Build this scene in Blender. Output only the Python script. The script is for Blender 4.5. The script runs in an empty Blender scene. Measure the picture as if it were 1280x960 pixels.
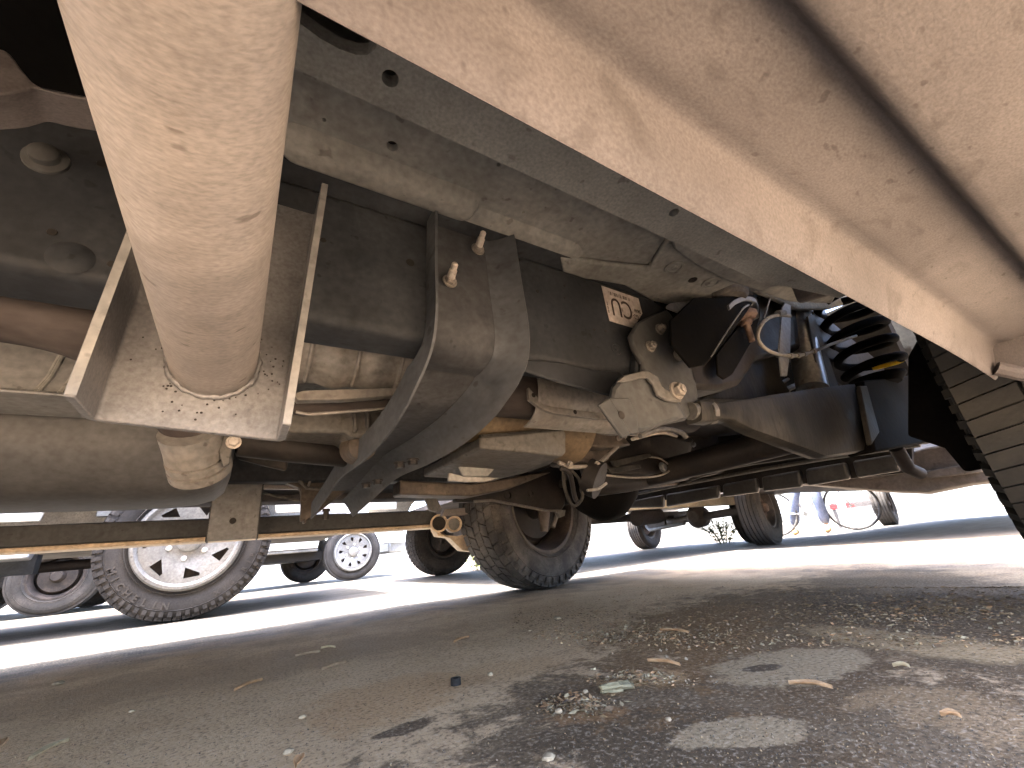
import bpy, bmesh, math, random
from mathutils import Vector as V, Matrix, Euler
random.seed(7)
C = bpy.context.scene.collection
PI = math.pi
# ------------------------------------------------------------------ camera
H = 0.20
FPX, CXP, CYP = 527.0, 640.0, 480.0
vF = V((875, 121, FPX)).normalized()
vL = V((-350, 240, FPX)); vL = (vL - vL.dot(vF) * vF).normalized()
vU = vF.cross(vL)                                   # world axes seen from the lens (x right, y down, z ahead)
right = V((vF.x, vL.x, vU.x)); down = V((vF.y, vL.y, vU.y)); ahead = V((vF.z, vL.z, vU.z))
cam_d = bpy.data.cameras.new('camera'); cam = bpy.data.objects.new('camera', cam_d); C.objects.link(cam)
M = Matrix.Identity(4)
for i in range(3):
    M[i][0] = right[i]; M[i][1] = -down[i]; M[i][2] = -ahead[i]
M[2][3] = H
cam.matrix_world = M
cam_d.sensor_width = 36; cam_d.lens = FPX / 1280 * 36
cam_d.clip_start = 0.01; cam_d.clip_end = 2000
bpy.context.scene.camera = cam
# ------------------------------------------------------------------ light
SUN_DIR = V((0.17, -0.05, -1)).normalized()
w = bpy.data.worlds.new('World'); bpy.context.scene.world = w; w.use_nodes = True
nt = w.node_tree; nt.nodes.clear()
sky = nt.nodes.new('ShaderNodeTexSky'); sky.sky_type = 'NISHITA'; sky.sun_disc = False
sky.sun_elevation = math.asin(-SUN_DIR.z); sky.sun_rotation = math.atan2(-SUN_DIR.x, -SUN_DIR.y)
sky.dust_density = 4.5; sky.air_density = 0.7
bg = nt.nodes.new('ShaderNodeBackground'); bg.inputs['Strength'].default_value = 0.15
wo = nt.nodes.new('ShaderNodeOutputWorld')
nt.links.new(sky.outputs[0], bg.inputs[0]); nt.links.new(bg.outputs[0], wo.inputs[0])
sd = bpy.data.lights.new('sun', 'SUN'); sd.energy = 2.2; sd.angle = math.radians(0.5); sd.color = (1, .965, .925)
so = bpy.data.objects.new('sun', sd); C.objects.link(so)
so.rotation_euler = SUN_DIR.to_track_quat('-Z', 'Y').to_euler(); so.location = (0, 0, 10)
sc = bpy.context.scene
sc.view_settings.view_transform = 'Standard'; sc.view_settings.look = 'None'; sc.view_settings.gamma = 1
sc.view_settings.exposure = 4.7
sc.render.engine = 'CYCLES'
sc.cycles.max_bounces = 10; sc.cycles.diffuse_bounces = 8; sc.cycles.glossy_bounces = 4
sc.cycles.caustics_reflective = False; sc.cycles.caustics_refractive = False
sc.cycles.use_denoising = True; sc.cycles.sample_clamp_indirect = 8
# ------------------------------------------------------------------ helpers
def ray(px, py): 
    c = V((px - CXP, py - CYP, FPX)); return V((vF.dot(c), vL.dot(c), vU.dot(c)))
O = V((0, 0, H))
def PX(px, py, X): d = ray(px, py); return O + d * (X / d.x)
def PY(px, py, Y): d = ray(px, py); return O + d * (Y / d.y)
def PZ(px, py, Z=0.0): d = ray(px, py); return O + d * ((Z - H) / d.z)

MATS = {}
def mat(name, base, dust=(.30, .255, .20), amt=.45, rough=.65, metal=0.0, scale=5.0, bump=.25, fine=90.0, speck=.35, stretch=(1, 1, 1), spec=.3, emis=None, coat=0, pits=.5, pit_scale=55, midbump=1.0, grime=.38):
    if name in MATS: return MATS[name]
    m = bpy.data.materials.new(name); m.use_nodes = True; n = m.node_tree; n.nodes.clear(); L = n.links.new
    N = n.nodes.new
    out = N('ShaderNodeOutputMaterial'); b = N('ShaderNodeBsdfPrincipled'); L(b.outputs[0], out.inputs[0])
    tc = N('ShaderNodeTexCoord'); mp = N('ShaderNodeMapping'); mp.inputs['Scale'].default_value = stretch
    L(tc.outputs['Object'], mp.inputs[0])
    n1 = N('ShaderNodeTexNoise'); n1.inputs['Scale'].default_value = scale; n1.inputs['Detail'].default_value = 8; n1.inputs['Roughness'].default_value = .62
    n2 = N('ShaderNodeTexNoise'); n2.inputs['Scale'].default_value = fine; n2.inputs['Detail'].default_value = 4
    n3 = N('ShaderNodeTexNoise'); n3.inputs['Scale'].default_value = scale * 4.3; n3.inputs['Detail'].default_value = 5; n3.inputs['Distortion'].default_value = .6
    for x in (n1, n2, n3): L(mp.outputs[0], x.inputs['Vector'])
    r1 = N('ShaderNodeMapRange'); r1.inputs[1].default_value = .62 - amt * .5; r1.inputs[2].default_value = .86 - amt * .45; r1.inputs[3].default_value = .0; r1.inputs[4].default_value = min(1, amt * 1.6 + .15)
    L(n1.outputs[0], r1.inputs[0])
    mx = N('ShaderNodeMix'); mx.data_type = 'RGBA'; mx.inputs[6].default_value = (*base, 1); mx.inputs[7].default_value = (*dust, 1)
    L(r1.outputs[0], mx.inputs[0])
    # darker grime spots
    r3 = N('ShaderNodeMapRange'); r3.inputs[1].default_value = .57; r3.inputs[2].default_value = .70; r3.inputs[4].default_value = speck
    L(n3.outputs[0], r3.inputs[0])
    mx2 = N('ShaderNodeMix'); mx2.data_type = 'RGBA'; mx2.blend_type = 'MULTIPLY'; mx2.inputs[7].default_value = (.32, .29, .27, 1)
    L(r3.outputs[0], mx2.inputs[0]); L(mx.outputs[2], mx2.inputs[6])
    n4 = N('ShaderNodeTexNoise'); n4.inputs['Scale'].default_value = pit_scale; n4.inputs['Detail'].default_value = 2; n4.inputs['Roughness'].default_value = .4; L(mp.outputs[0], n4.inputs['Vector'])
    r4 = N('ShaderNodeMapRange'); r4.inputs[1].default_value = .70; r4.inputs[2].default_value = .745; r4.inputs[4].default_value = pits; L(n4.outputs[0], r4.inputs[0])
    mx3 = N('ShaderNodeMix'); mx3.data_type = 'RGBA'; mx3.blend_type = 'MULTIPLY'; mx3.inputs[7].default_value = (.25, .22, .20, 1)
    L(r4.outputs[0], mx3.inputs[0]); L(mx2.outputs[2], mx3.inputs[6]); mx2 = mx3
    # fine value grain
    mg = N('ShaderNodeMapRange'); mg.inputs[1].default_value = .3; mg.inputs[2].default_value = .7; mg.inputs[3].default_value = .8; mg.inputs[4].default_value = 1.18
    L(n2.outputs[0], mg.inputs[0])
    n5 = N('ShaderNodeTexNoise'); n5.inputs['Scale'].default_value = 3.1; n5.inputs['Detail'].default_value = 7; n5.inputs['Roughness'].default_value = .65; n5.inputs['Distortion'].default_value = .4; L(mp.outputs[0], n5.inputs['Vector'])
    m5 = N('ShaderNodeMapRange'); m5.inputs[1].default_value = .34; m5.inputs[2].default_value = .62; m5.inputs[3].default_value = 1 - grime; m5.inputs[4].default_value = 1 + grime * .35
    L(n5.outputs[0], m5.inputs[0])
    mm5 = N('ShaderNodeMath'); mm5.operation = 'MULTIPLY'; L(mg.outputs[0], mm5.inputs[0]); L(m5.outputs[0], mm5.inputs[1])
    vm = N('ShaderNodeVectorMath'); vm.operation = 'SCALE'; L(mx2.outputs[2], vm.inputs[0]); L(mm5.outputs[0], vm.inputs['Scale'])
    L(vm.outputs[0], b.inputs['Base Color'])
    rr = N('ShaderNodeMapRange'); rr.inputs[3].default_value = rough; rr.inputs[4].default_value = min(1, rough + .25); L(r1.outputs[0], rr.inputs[0])
    L(rr.outputs[0], b.inputs['Roughness']); b.inputs['Metallic'].default_value = metal
    b.inputs['Specular IOR Level'].default_value = spec
    if coat: b.inputs['Coat Weight'].default_value = coat
    ad = N('ShaderNodeMath'); ad.operation = 'ADD'; L(n2.outputs[0], ad.inputs[0])
    mu = N('ShaderNodeMath'); mu.operation = 'MULTIPLY'; mu.inputs[1].default_value = midbump; L(n3.outputs[0], mu.inputs[0]); L(mu.outputs[0], ad.inputs[1])
    bp = N('ShaderNodeBump'); bp.inputs['Strength'].default_value = bump; bp.inputs['Distance'].default_value = .002
    L(ad.outputs[0], bp.inputs['Height']); L(bp.outputs[0], b.inputs['Normal'])
    MATS[name] = m; return m

mat('frame_black', (0.0218, 0.0254, 0.0312), (0.0703, 0.0795, 0.0912), .38, .68, spec=.2, scale=3.5, speck=.3)
mat('frame_grey', (0.0359, 0.0390, 0.0418), (0.0616, 0.0650, 0.0671), .40, .65, scale=6)
mat('body_dust', (0.0616, 0.0571, 0.0600), (0.0788, 0.0750, 0.0780), .5, .75, scale=6, speck=.42, bump=.12, grime=.32, fine=420, midbump=.12, pit_scale=70, stretch=(1, 1.8, 1))
mat('sill_dust', (0.1470, 0.1550, 0.1513), (0.1918, 0.2000, 0.1972), .5, .7, scale=6, speck=.15, bump=.12, fine=300)
mat('floor_olive', (0.1444, 0.1515, 0.1513), (0.2093, 0.2160, 0.2125), .45, .7, scale=4, speck=.35)
mat('tube_steel', (0.1725, 0.1611, 0.1580), (0.1982, 0.1845, 0.1769), .5, .42, metal=.15, scale=4, speck=.22, bump=.08, fine=260, grime=.28, stretch=(1, 2.4, 1), pit_scale=42, pits=.6, midbump=.6)
mat('plate_steel', (0.1178, 0.1215, 0.1305), (0.1610, 0.1627, 0.1696), .5, .4, metal=.35, scale=6, speck=.45, bump=.15, fine=300)
mat('cut_edge', (0.1605, 0.1670, 0.1725), (0.1890, 0.1932, 0.1950), .5, .45, metal=.2, scale=20)
mat('strap_grey', (0.0541, 0.0610, 0.0713), (0.1045, 0.1145, 0.1288), .34, .72, scale=5, speck=.25, stretch=(1, .5, 1))
mat('deep_black', (.003, .003, .003), (.010, .009, .008), .3, .85, spec=.05, scale=8)
mat('lit_tan', (.42, .34, .25), (.48, .39, .28), .4, .6)  # raised tan: light on far pipe ends and bar lip put into colour
mat('strap_web', (0.0361, 0.0389, 0.0444), (0.0760, 0.0809, 0.0876), .38, .72, scale=7, speck=.3, spec=.2)  # darker copy of the strap colour, for shade between its flanges
mat('bolt_bright', (0.469, 0.441, 0.407), (0.359, 0.325, 0.291), .5, .45, metal=.5, scale=40)
mat('bolt_dull', (0.203, 0.193, 0.182), (0.237, 0.218, 0.197), .5, .5, metal=.4, scale=40)
mat('rust', (0.0927, 0.0589, 0.0460), (0.1494, 0.1102, 0.0880), .5, .8, scale=30)
mat('rust_pipe', (0.0306, 0.0246, 0.0247), (0.0490, 0.0435, 0.0427), .5, .6, metal=.2, scale=6, stretch=(.4, 1, 1))
mat('shield_alu', (0.2061, 0.2081, 0.2058), (0.2004, 0.1875, 0.1725), .5, .42, metal=.3, scale=9, speck=.4)
mat('cast_alloy', (0.0891, 0.0911, 0.0918), (0.1017, 0.0990, 0.0941), .55, .55, metal=.2, scale=14, speck=.45, bump=.5)
mat('tan_cast', (0.101, 0.077, 0.052), (0.143, 0.113, 0.077), .5, .55, metal=.2, scale=8)
mat('tank_grey', (0.0576, 0.0608, 0.0660), (0.0714, 0.0741, 0.0781), .4, .5, scale=1.5, speck=.08, bump=.05, pits=.2)
mat('liner_grey', (0.1575, 0.1656, 0.1760), (0.1809, 0.1872, 0.1914), .5, .5, metal=.1, scale=5, speck=.25)
mat('engine_black', (0.011, 0.010, 0.010), (0.031, 0.027, 0.024), .35, .6, scale=10, spec=.25)
mat('engine_brown', (0.045, 0.037, 0.032), (0.086, 0.072, 0.059), .5, .5, scale=14, speck=.5, bump=.5)
mat('arm_grey', (0.0162, 0.0162, 0.0156), (0.0532, 0.0513, 0.0478), .38, .55, scale=7, speck=.35, stretch=(1.6, 1, .5), spec=.1)
mat('shock_silver', (.20, .21, .22), (.16, .155, .15), .2, .3, metal=.6, scale=10)
mat('hose_grey', (0.168, 0.163, 0.149), (0.202, 0.182, 0.149), .5, .6, scale=20)
mat('rubber', (0.029, 0.028, 0.028), (0.120, 0.112, 0.103), .42, .75, scale=8, speck=.3, fine=150)
mat('rubber_tread', (0.0072, 0.0075, 0.0068), (0.0176, 0.0174, 0.0155), .45, .7, scale=9, speck=.3, fine=150)
mat('rubber_text', (.060, .054, .050), (.085, .075, .068), .5, .8)
mat('rubber_dusty', (0.037, 0.034, 0.033), (0.064, 0.058, 0.054), .5, .8, scale=9, speck=.2, fine=150)
mat('rubber_brown', (0.031, 0.029, 0.027), (0.065, 0.057, 0.051), .5, .8, scale=8, speck=.3)
mat('wheel_silver', (.24, .24, .235), (.28, .27, .25), .4, .4, metal=.3, scale=6, speck=.1)
mat('wheel_dark', (0.035, 0.030, 0.028), (0.098, 0.077, 0.063), .4, .5, metal=.2, scale=12)
mat('sticker_white', (0.419, 0.385, 0.371), (0.338, 0.297, 0.277), .4, .5, scale=30, speck=.2)
mat('print_black', (.03, .02, .018), (.06, .05, .04), .2, .5)
mat('yellow_tag', (.85, .55, .02), (.8, .5, .02), .2, .5, speck=.05)
mat('paint_white', (.72, .71, .68), (.66, .63, .56), .3, .35, scale=2, speck=.05, coat=.4)
mat('paint_silver', (0.350, 0.364, 0.378), (0.350, 0.350, 0.336), .3, .3, metal=.4, scale=2, speck=.05, coat=.5)
mat('paint_beige', (.50, .42, .30), (.55, .47, .36), .3, .5, scale=2, speck=.1)
mat('paint_truck', (.33, .30, .25), (.36, .31, .25), .3, .4, scale=2, speck=.1, coat=.3)
mat('glass_dark', (.03, .035, .04), (.05, .05, .05), .1, .08, spec=.6, speck=0)
mat('bumper_rust', (0.0680, 0.0570, 0.0525), (0.1054, 0.0966, 0.0903), .5, .6, scale=6, speck=.5)
mat('plastic_black', (0.024, 0.024, 0.024), (0.065, 0.063, 0.061), .35, .45, scale=5)
mat('red_lens', (.6, .03, .03), (.5, .1, .08), .2, .3)
mat('leaf_orange', (.46, .25, .12), (.56, .38, .22), .5, .7, spec=.04, scale=60)
mat('leaf_tan', (.44, .34, .20), (.55, .46, .30), .5, .7, spec=.04, scale=60)
mat('stick_brown', (.26, .18, .11), (.40, .30, .20), .5, .8, spec=.04, scale=60)
mat('litter_tan', (0.2805, 0.1872, 0.0980), (0.3910, 0.2808, 0.1610), .5, .85, spec=.04, scale=50)
mat('litter_brown', (.15, .10, .065), (.27, .19, .12), .5, .85, spec=.04, scale=50)
mat('stone_pale', (0.3420, 0.2706, 0.1848), (0.4370, 0.3444, 0.2310), .5, .8, spec=.04, scale=50)
mat('grit_pale', (0.2280, 0.1785, 0.1225), (0.3135, 0.2507, 0.1715), .5, .85, spec=.04, scale=50)
mat('grit_dark', (0.0900, 0.0779, 0.0634), (0.1620, 0.1353, 0.1080), .5, .85, spec=.04, scale=50)
mat('paper_cup', (0.2700, 0.2375, 0.1445), (0.3600, 0.3135, 0.2040), .5, .7, spec=.04, scale=40)
mat('weed_green', (.10, .14, .055), (.16, .18, .08), .5, .7, scale=20)
mat('weed_yellow', (.30, .36, .08), (.38, .40, .14), .5, .7, scale=20)
mat('denim', (.14, .17, .26), (.20, .22, .30), .4, .9, scale=20)
mat('shoe_tan', (.50, .30, .12), (.5, .34, .18), .4, .7, scale=20)
mat('skin', (.45, .28, .20), (.48, .32, .24), .3, .6, scale=20, speck=.05)
mat('shirt', (.5, .5, .52), (.5, .5, .5), .3, .9, scale=20, speck=.05)
mat('wall_pale', (.5, .47, .42), (.56, .52, .46), .4, .9, scale=.6, speck=.2)

def finish(name, me, m, parent, smooth=True, ang=35, bevel=0, label=None, seg=2):
    if smooth:
        bm = bmesh.new(); bm.from_mesh(me)
        bmesh.ops.recalc_face_normals(bm, faces=bm.faces)
        for f in bm.faces: f.smooth = True
        for e in bm.edges:
            if len(e.link_faces) == 2 and e.calc_face_angle(0) > math.radians(ang): e.smooth = False
        bm.to_mesh(me); bm.free()
    if isinstance(m, str): m = MATS[m]
    me.materials.append(m)
    o = bpy.data.objects.new(name, me); C.objects.link(o)
    if bevel:
        b = o.modifiers.new('bevel', 'BEVEL'); b.width = bevel; b.segments = seg; b.limit_method = 'ANGLE'; b.angle_limit = math.radians(40)
        b.harden_normals = False
    if parent is not None:
        o.parent = parent
        o.matrix_parent_inverse = Matrix.Translation(-parent_origin(parent))
    if label: o['label'] = label
    return o
def parent_origin(p):
    t = V((0, 0, 0))
    while p is not None and p.type == 'EMPTY':
        t = t + V(p.location); p = p.parent
    return t
class MB:
    def __init__(s): s.v = []; s.f = []
    def add(s, vs, fs):
        k = len(s.v); s.v += [V(x) for x in vs]; s.f += [[i + k for i in f] for f in fs]; return s
    def prism(s, pts, ext):
        n = len(pts); pts = [V(p) for p in pts]; e = V(ext)
        s.add(pts + [p + e for p in pts], [list(range(n)), [n + i for i in range(n)][::-1]] + [[i, (i + 1) % n, n + (i + 1) % n, n + i] for i in range(n)]); return s
    def box(s, a, b):
        (x0, y0, z0), (x1, y1, z1) = a, b
        return s.prism([(x0, y0, z0), (x1, y0, z0), (x1, y1, z0), (x0, y1, z0)], (0, 0, z1 - z0))
    def rings(s, R, cap=True, loop=False):
        n = len(R[0]); k = len(R); fs = []
        for j in range(k if loop else k - 1):
            a = j * n; b = ((j + 1) % k) * n
            for i in range(n): fs.append([a + i, a + (i + 1) % n, b + (i + 1) % n, b + i])
        if cap and not loop: fs += [list(range(n))[::-1], [(k - 1) * n + i for i in range(n)]]
        s.add([p for r in R for p in r], fs); return s
    def tube(s, pts, r, n=16, closed=False, cap=True):
        pts = [V(p) for p in pts]; K = len(pts)
        if not isinstance(r, (list, tuple)): r = [r] * K
        T = []
        for i in range(K):
            if closed: t = pts[(i + 1) % K] - pts[i - 1]
            else: t = pts[min(i + 1, K - 1)] - pts[max(i - 1, 0)]
            if t.length < 1e-9: t = T[-1] if T else pts[-1] - pts[0]
            T.append(t.normalized())
        u = T[0].orthogonal().normalized(); R = []
        for i in range(K):
            u = (u - T[i] * u.dot(T[i])).normalized(); v = T[i].cross(u)
            R.append([pts[i] + (u * math.cos(2 * PI * j / n) + v * math.sin(2 * PI * j / n)) * r[i] for j in range(n)])
        return s.rings(R, cap, closed)
    def lathe(s, c, axis, prof, n=48, ref=None, cap=False):     # prof: (offset along axis, radius)
        c = V(c); a = V(axis).normalized(); u = V(ref) if ref else a.orthogonal(); u = (u - a * u.dot(a)).normalized(); v = a.cross(u)
        return s.rings([[c + a * t + (u * math.cos(2 * PI * j / n) + v * math.sin(2 * PI * j / n)) * q for j in range(n)] for t, q in prof], cap)
    def sphere(s, c, r, n=12):
        return s.lathe(c, (0, 0, 1), [(-r * math.cos(PI * k / n) , max(r * math.sin(PI * k / n), 1e-5)) for k in range(n + 1)], n * 2)
    def build(s, name, m, parent=None, **k):
        me = bpy.data.meshes.new(name); me.from_pydata([tuple(p) for p in s.v], [], s.f); me.update()
        return finish(name, me, m, parent, **k)
def smooth_pts(P, k=6):
    P = [V(p) for p in P]; out = []
    for i in range(len(P) - 1):
        a, b, c, d = P[max(i - 1, 0)], P[i], P[i + 1], P[min(i + 2, len(P) - 1)]
        for j in range(k):
            t = j / k
            out.append(.5 * ((2 * b) + (c - a) * t + (2 * a - 5 * b + 4 * c - d) * t * t + (3 * b - a - 3 * c + d) * t ** 3))
    out.append(P[-1]); return out
def plate(name, px, Y, th, m, parent, axis='Y', bevel=.002, **k):
    f = {'Y': PY, 'X': PX, 'Z': PZ}[axis]
    e = {'Y': (0, th, 0), 'X': (th, 0, 0), 'Z': (0, 0, th)}[axis]
    return MB().prism([f(a, b, Y) for a, b in px], e).build(name, m, parent, bevel=bevel, **k)
def sheet_pts(prof, th):                    # a 2-D polyline (a,b) thickened on its left side
    n = len(prof); off = []
    for i in range(n):
        a = V((*prof[max(i - 1, 0)], 0)); b = V((*prof[min(i + 1, n - 1)], 0)); t = (b - a).normalized()
        off.append((prof[i][0] - t.y * th, prof[i][1] + t.x * th))
    return list(prof) + off[::-1]
def bolt(p, d, r, h, m, parent, name='bolt', stud=0):
    b = MB(); d = V(d).normalized(); p = V(p)
    b.lathe(p, d, [(0, .0001), (0, r * 1.35), (h * .25, r * 1.35), (h * .25, .0001)], 20)
    b.lathe(p, d, [(h * .25, r), (h * .9, r), (h, r * .85), (h, .0001)], 6)
    if stud: b.lathe(p, d, [(h, r * .5), (h + stud * .85, r * .5), (h + stud, r * .35), (h + stud, .0001)], 12)
    return b.build(name, m, parent, ang=25)
def thing(name, label, cat, loc=(0, 0, 0), group=None):
    o = bpy.data.objects.new(name, None); C.objects.link(o); o.location = loc; o.empty_display_size = .1
    o['label'] = label; o['category'] = cat
    if group: o['group'] = group
    return o
def tag(o, label=None, cat=None, group=None, kind=None):
    if label: o['label'] = label
    if cat: o['category'] = cat
    if group: o['group'] = group
    if kind: o['kind'] = kind
    return o
def cut(o, cutters):                        # boolean holes, applied at once
    dg = bpy.context.evaluated_depsgraph_get()
    me = bpy.data.meshes.new('c'); b = MB()
    for c in cutters: b.v, b.f = b.v, b.f; k = len(b.v); b.v += c.v; b.f += [[i + k for i in f] for f in c.f]
    me.from_pydata([tuple(p) for p in b.v], [], b.f)
    bm = bmesh.new(); bm.from_mesh(me); bmesh.ops.recalc_face_normals(bm, faces=bm.faces); bm.to_mesh(me); bm.free()
    co = bpy.data.objects.new('c', me); C.objects.link(co)
    md = o.modifiers.new('cut', 'BOOLEAN'); md.object = co; md.operation = 'DIFFERENCE'; md.solver = 'EXACT'
    with_b = [x for x in o.modifiers if x.type == 'BEVEL']
    saved = [(x.width, x.segments) for x in with_b]
    for x in with_b: o.modifiers.remove(x)
    pm = o.matrix_world.copy()
    dg = bpy.context.evaluated_depsgraph_get(); dg.update()
    new = bpy.data.meshes.new_from_object(o.evaluated_get(dg))
    o.modifiers.clear(); o.data = new
    bpy.data.objects.remove(co)
    bm = bmesh.new(); bm.from_mesh(new)
    for e in bm.edges:
        e.smooth = not (len(e.link_faces) == 2 and e.calc_face_angle(0) > math.radians(32))
    for f in bm.faces: f.smooth = True
    bm.to_mesh(new); bm.free()
    return o

# ------------------------------------------------------------------ ground
def ground_material():
    m = bpy.data.materials.new('asphalt'); m.use_nodes = True; n = m.node_tree; n.nodes.clear(); L = n.links.new; N = n.nodes.new
    out = N('ShaderNodeOutputMaterial'); b = N('ShaderNodeBsdfPrincipled'); b.inputs['Specular IOR Level'].default_value = .12; L(b.outputs[0], out.inputs[0])
    tc = N('ShaderNodeTexCoord'); P = tc.outputs['Object']
    def noise(s, d=6, r=.6, dist=0):
        x = N('ShaderNodeTexNoise'); x.inputs['Scale'].default_value = s; x.inputs['Detail'].default_value = d; x.inputs['Roughness'].default_value = r; x.inputs['Distortion'].default_value = dist
        L(P, x.inputs['Vector']); return x.outputs[0]
    def rng(v, a, b_, c=0, d=1, smooth=False):
        x = N('ShaderNodeMapRange'); x.inputs[1].default_value = a; x.inputs[2].default_value = b_; x.inputs[3].default_value = c; x.inputs[4].default_value = d
        if smooth: x.interpolation_type = 'SMOOTHSTEP'
        L(v, x.inputs[0]); return x.outputs[0]
    def math_(op, a, b_=None):
        x = N('ShaderNodeMath'); x.operation = op
        for i, q in enumerate((a, b_)):
            if q is None: continue
            if isinstance(q, (int, float)): x.inputs[i].default_value = q
            else: L(q, x.inputs[i])
        return x.outputs[0]
    def mix(f, a, b_, mode='MIX'):
        x = N('ShaderNodeMix'); x.data_type = 'RGBA'; x.blend_type = mode
        if isinstance(f, float): x.inputs[0].default_value = f
        else: L(f, x.inputs[0])
        for i, q in ((6, a), (7, b_)):
            if isinstance(q, tuple): x.inputs[i].default_value = (*q, 1)
            else: L(q, x.inputs[i])
        return x.outputs[2]
    big = noise(1.3, 5); mid = noise(7, 6); nb = noise(11, 10, .72, .3); nf = noise(38, 6, .7); fine = noise(170, 3); grit = noise(420, 2)
    col = mix(rng(big, .35, .68), (0.531, 0.377, 0.233), (0.643, 0.459, 0.282))
    col = mix(rng(mid, .45, .7), col, (0.482, 0.336, 0.203))
    col = mix(rng(nf, .5, .72, 0, .5), col, (0.494, 0.357, 0.214))
    col = mix(rng(nf, .45, .28, 0, .5), col, (0.321, 0.219, 0.131))
    mps = N('ShaderNodeMapping'); mps.inputs['Scale'].default_value = (.9, 5.5, 1); L(P, mps.inputs[0]); ns = N('ShaderNodeTexNoise'); ns.inputs['Scale'].default_value = 2.2; ns.inputs['Detail'].default_value = 7; ns.inputs['Roughness'].default_value = .65; L(mps.outputs[0], ns.inputs['Vector']); streak = ns.outputs[0]
    def blob(cpx, apx, bpx, soft=.25, rough=.9):
        c = PZ(*cpx); a = PZ(*apx) - c; bb = PZ(*bpx) - c
        ang = math.atan2(a.y, a.x); perp = V((-math.sin(ang), math.cos(ang), 0)); rb = max(abs(bb.dot(perp)), .01)
        mp = N('ShaderNodeMapping'); mp.vector_type = 'TEXTURE'
        mp.inputs['Location'].default_value = c; mp.inputs['Rotation'].default_value = (0, 0, ang); mp.inputs['Scale'].default_value = (a.length, rb, 1)
        L(P, mp.inputs[0])
        ln = N('ShaderNodeVectorMath'); ln.operation = 'LENGTH'; L(mp.outputs[0], ln.inputs[0])
        d = math_('ADD', ln.outputs['Value'], math_('ADD', math_('MULTIPLY', math_('SUBTRACT', nb, .5), rough * 3.2), math_('MULTIPLY', math_('SUBTRACT', nf, .5), rough * .9)))
        return rng(d, 1 + soft / 2, 1 - soft / 2, 0, 1, True)
    def put(col, f, c, k=1.0):
        return mix(math_('MULTIPLY', f, k), col, c)
    dark = (0.094, 0.065, 0.040)
    col = put(col, blob((960, 905), (1330, 860), (960, 800), .35, .8), dark, .85)
    col = put(col, blob((830, 930), (1000, 930), (830, 880), .25, .9), dark, .8)
    col = put(col, blob((1000, 775), (1280, 770), (1000, 735), .5, .8), (0.119, 0.074, 0.039), .85)
    col = put(col, blob((1130, 740), (1290, 735), (1130, 705), .5, .6), (0.104, 0.072, 0.044), .7)
    col = put(col, blob((860, 790), (960, 790), (860, 755), .5, 1.1), (0.218, 0.127, 0.059), .75)
    for q in [((990, 832), (1062, 812), (985, 868)), ((925, 917), (1005, 905), (925, 938))]:
        col = put(col, blob(*q, .2, .55), (0.360, 0.266, 0.163), .9)
    col = put(col, blob((1130, 800), (1290, 822), (1130, 787), .4, .5), (0.459, 0.325, 0.180), .7)
    col = put(col, blob((1190, 890), (1290, 930), (1190, 855), .6, 1.3), (0.360, 0.240, 0.133), .55)
    col = put(col, blob((490, 872), (575, 848), (500, 903), .5, .7), (0.492, 0.311, 0.163), .75)
    col = put(col, blob((620, 840), (700, 825), (620, 855), .5, .8), (0.459, 0.298, 0.156), .5)
    col = put(col, blob((800, 853), (850, 847), (800, 862), .5, 1.0), (0.503, 0.325, 0.172), .7)
    col = put(col, blob((740, 895), (790, 885), (740, 905), .5, 1.2), (0.328, 0.180, 0.084), .6)
    for q in [((512, 910), (546, 898), (512, 918)), ((697, 877), (722, 874), (697, 885)), ((955, 836), (975, 832), (955, 841))]:
        col = put(col, blob(*q, .3, .7), (0.076, 0.050, 0.033), .85)
    col = put(col, blob((330, 830), (620, 780), (330, 850), .8, .8), (0.241, 0.157, 0.090), .5)
    # dirt strip where the street ends, lane and ground beyond darkened to offset the sun
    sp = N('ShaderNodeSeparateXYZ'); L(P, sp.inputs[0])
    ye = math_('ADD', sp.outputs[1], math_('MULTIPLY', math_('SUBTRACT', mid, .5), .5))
    col = mix(rng(ye, 1.45, 2.05, 0, 1, True), col, mix(rng(streak, .38, .62), (.034, .033, .031), (.088, .084, .077)))  # colour lowered where the truck's shade ends, to hold down sun glare
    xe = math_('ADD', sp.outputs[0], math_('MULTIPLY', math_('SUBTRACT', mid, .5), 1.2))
    col = mix(rng(xe, 1.8, 2.7, 0, .8, True), col, mix(rng(streak, .38, .62), (.05, .046, .040), (.11, .10, .088)))  # same lowering in the sunlit area ahead of the bumper
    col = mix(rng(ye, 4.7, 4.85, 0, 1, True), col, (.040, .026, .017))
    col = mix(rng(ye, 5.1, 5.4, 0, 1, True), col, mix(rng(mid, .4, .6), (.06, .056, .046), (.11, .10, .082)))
    col = mix(rng(fine, .55, .66, 0, .75), col, mix(.45, col, (0.618, 0.508, 0.386)))
    col = mix(rng(fine, .46, .36), col, mix(.55, col, (0.041, 0.035, 0.029)))
    col = mix(rng(grit, .66, .74, 0, .4), col, (0.567, 0.470, 0.361))
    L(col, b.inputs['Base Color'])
    L(rng(nb, .3, .7, .62, .9), b.inputs['Roughness'])
    h = math_('ADD', math_('MULTIPLY', fine, 1.0), math_('ADD', math_('MULTIPLY', grit, .5), math_('MULTIPLY', nb, 2.0)))
    bp = N('ShaderNodeBump'); bp.inputs['Strength'].default_value = .7; bp.inputs['Distance'].default_value = .002
    L(h, bp.inputs['Height']); L(bp.outputs[0], b.inputs['Normal'])
    return m
g = MB(); S = 400
xs = [-S, -40, -8, -3, -1] + [i * .05 for i in range(-12, 60)] + [4, 6, 12, 40, S]
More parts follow.
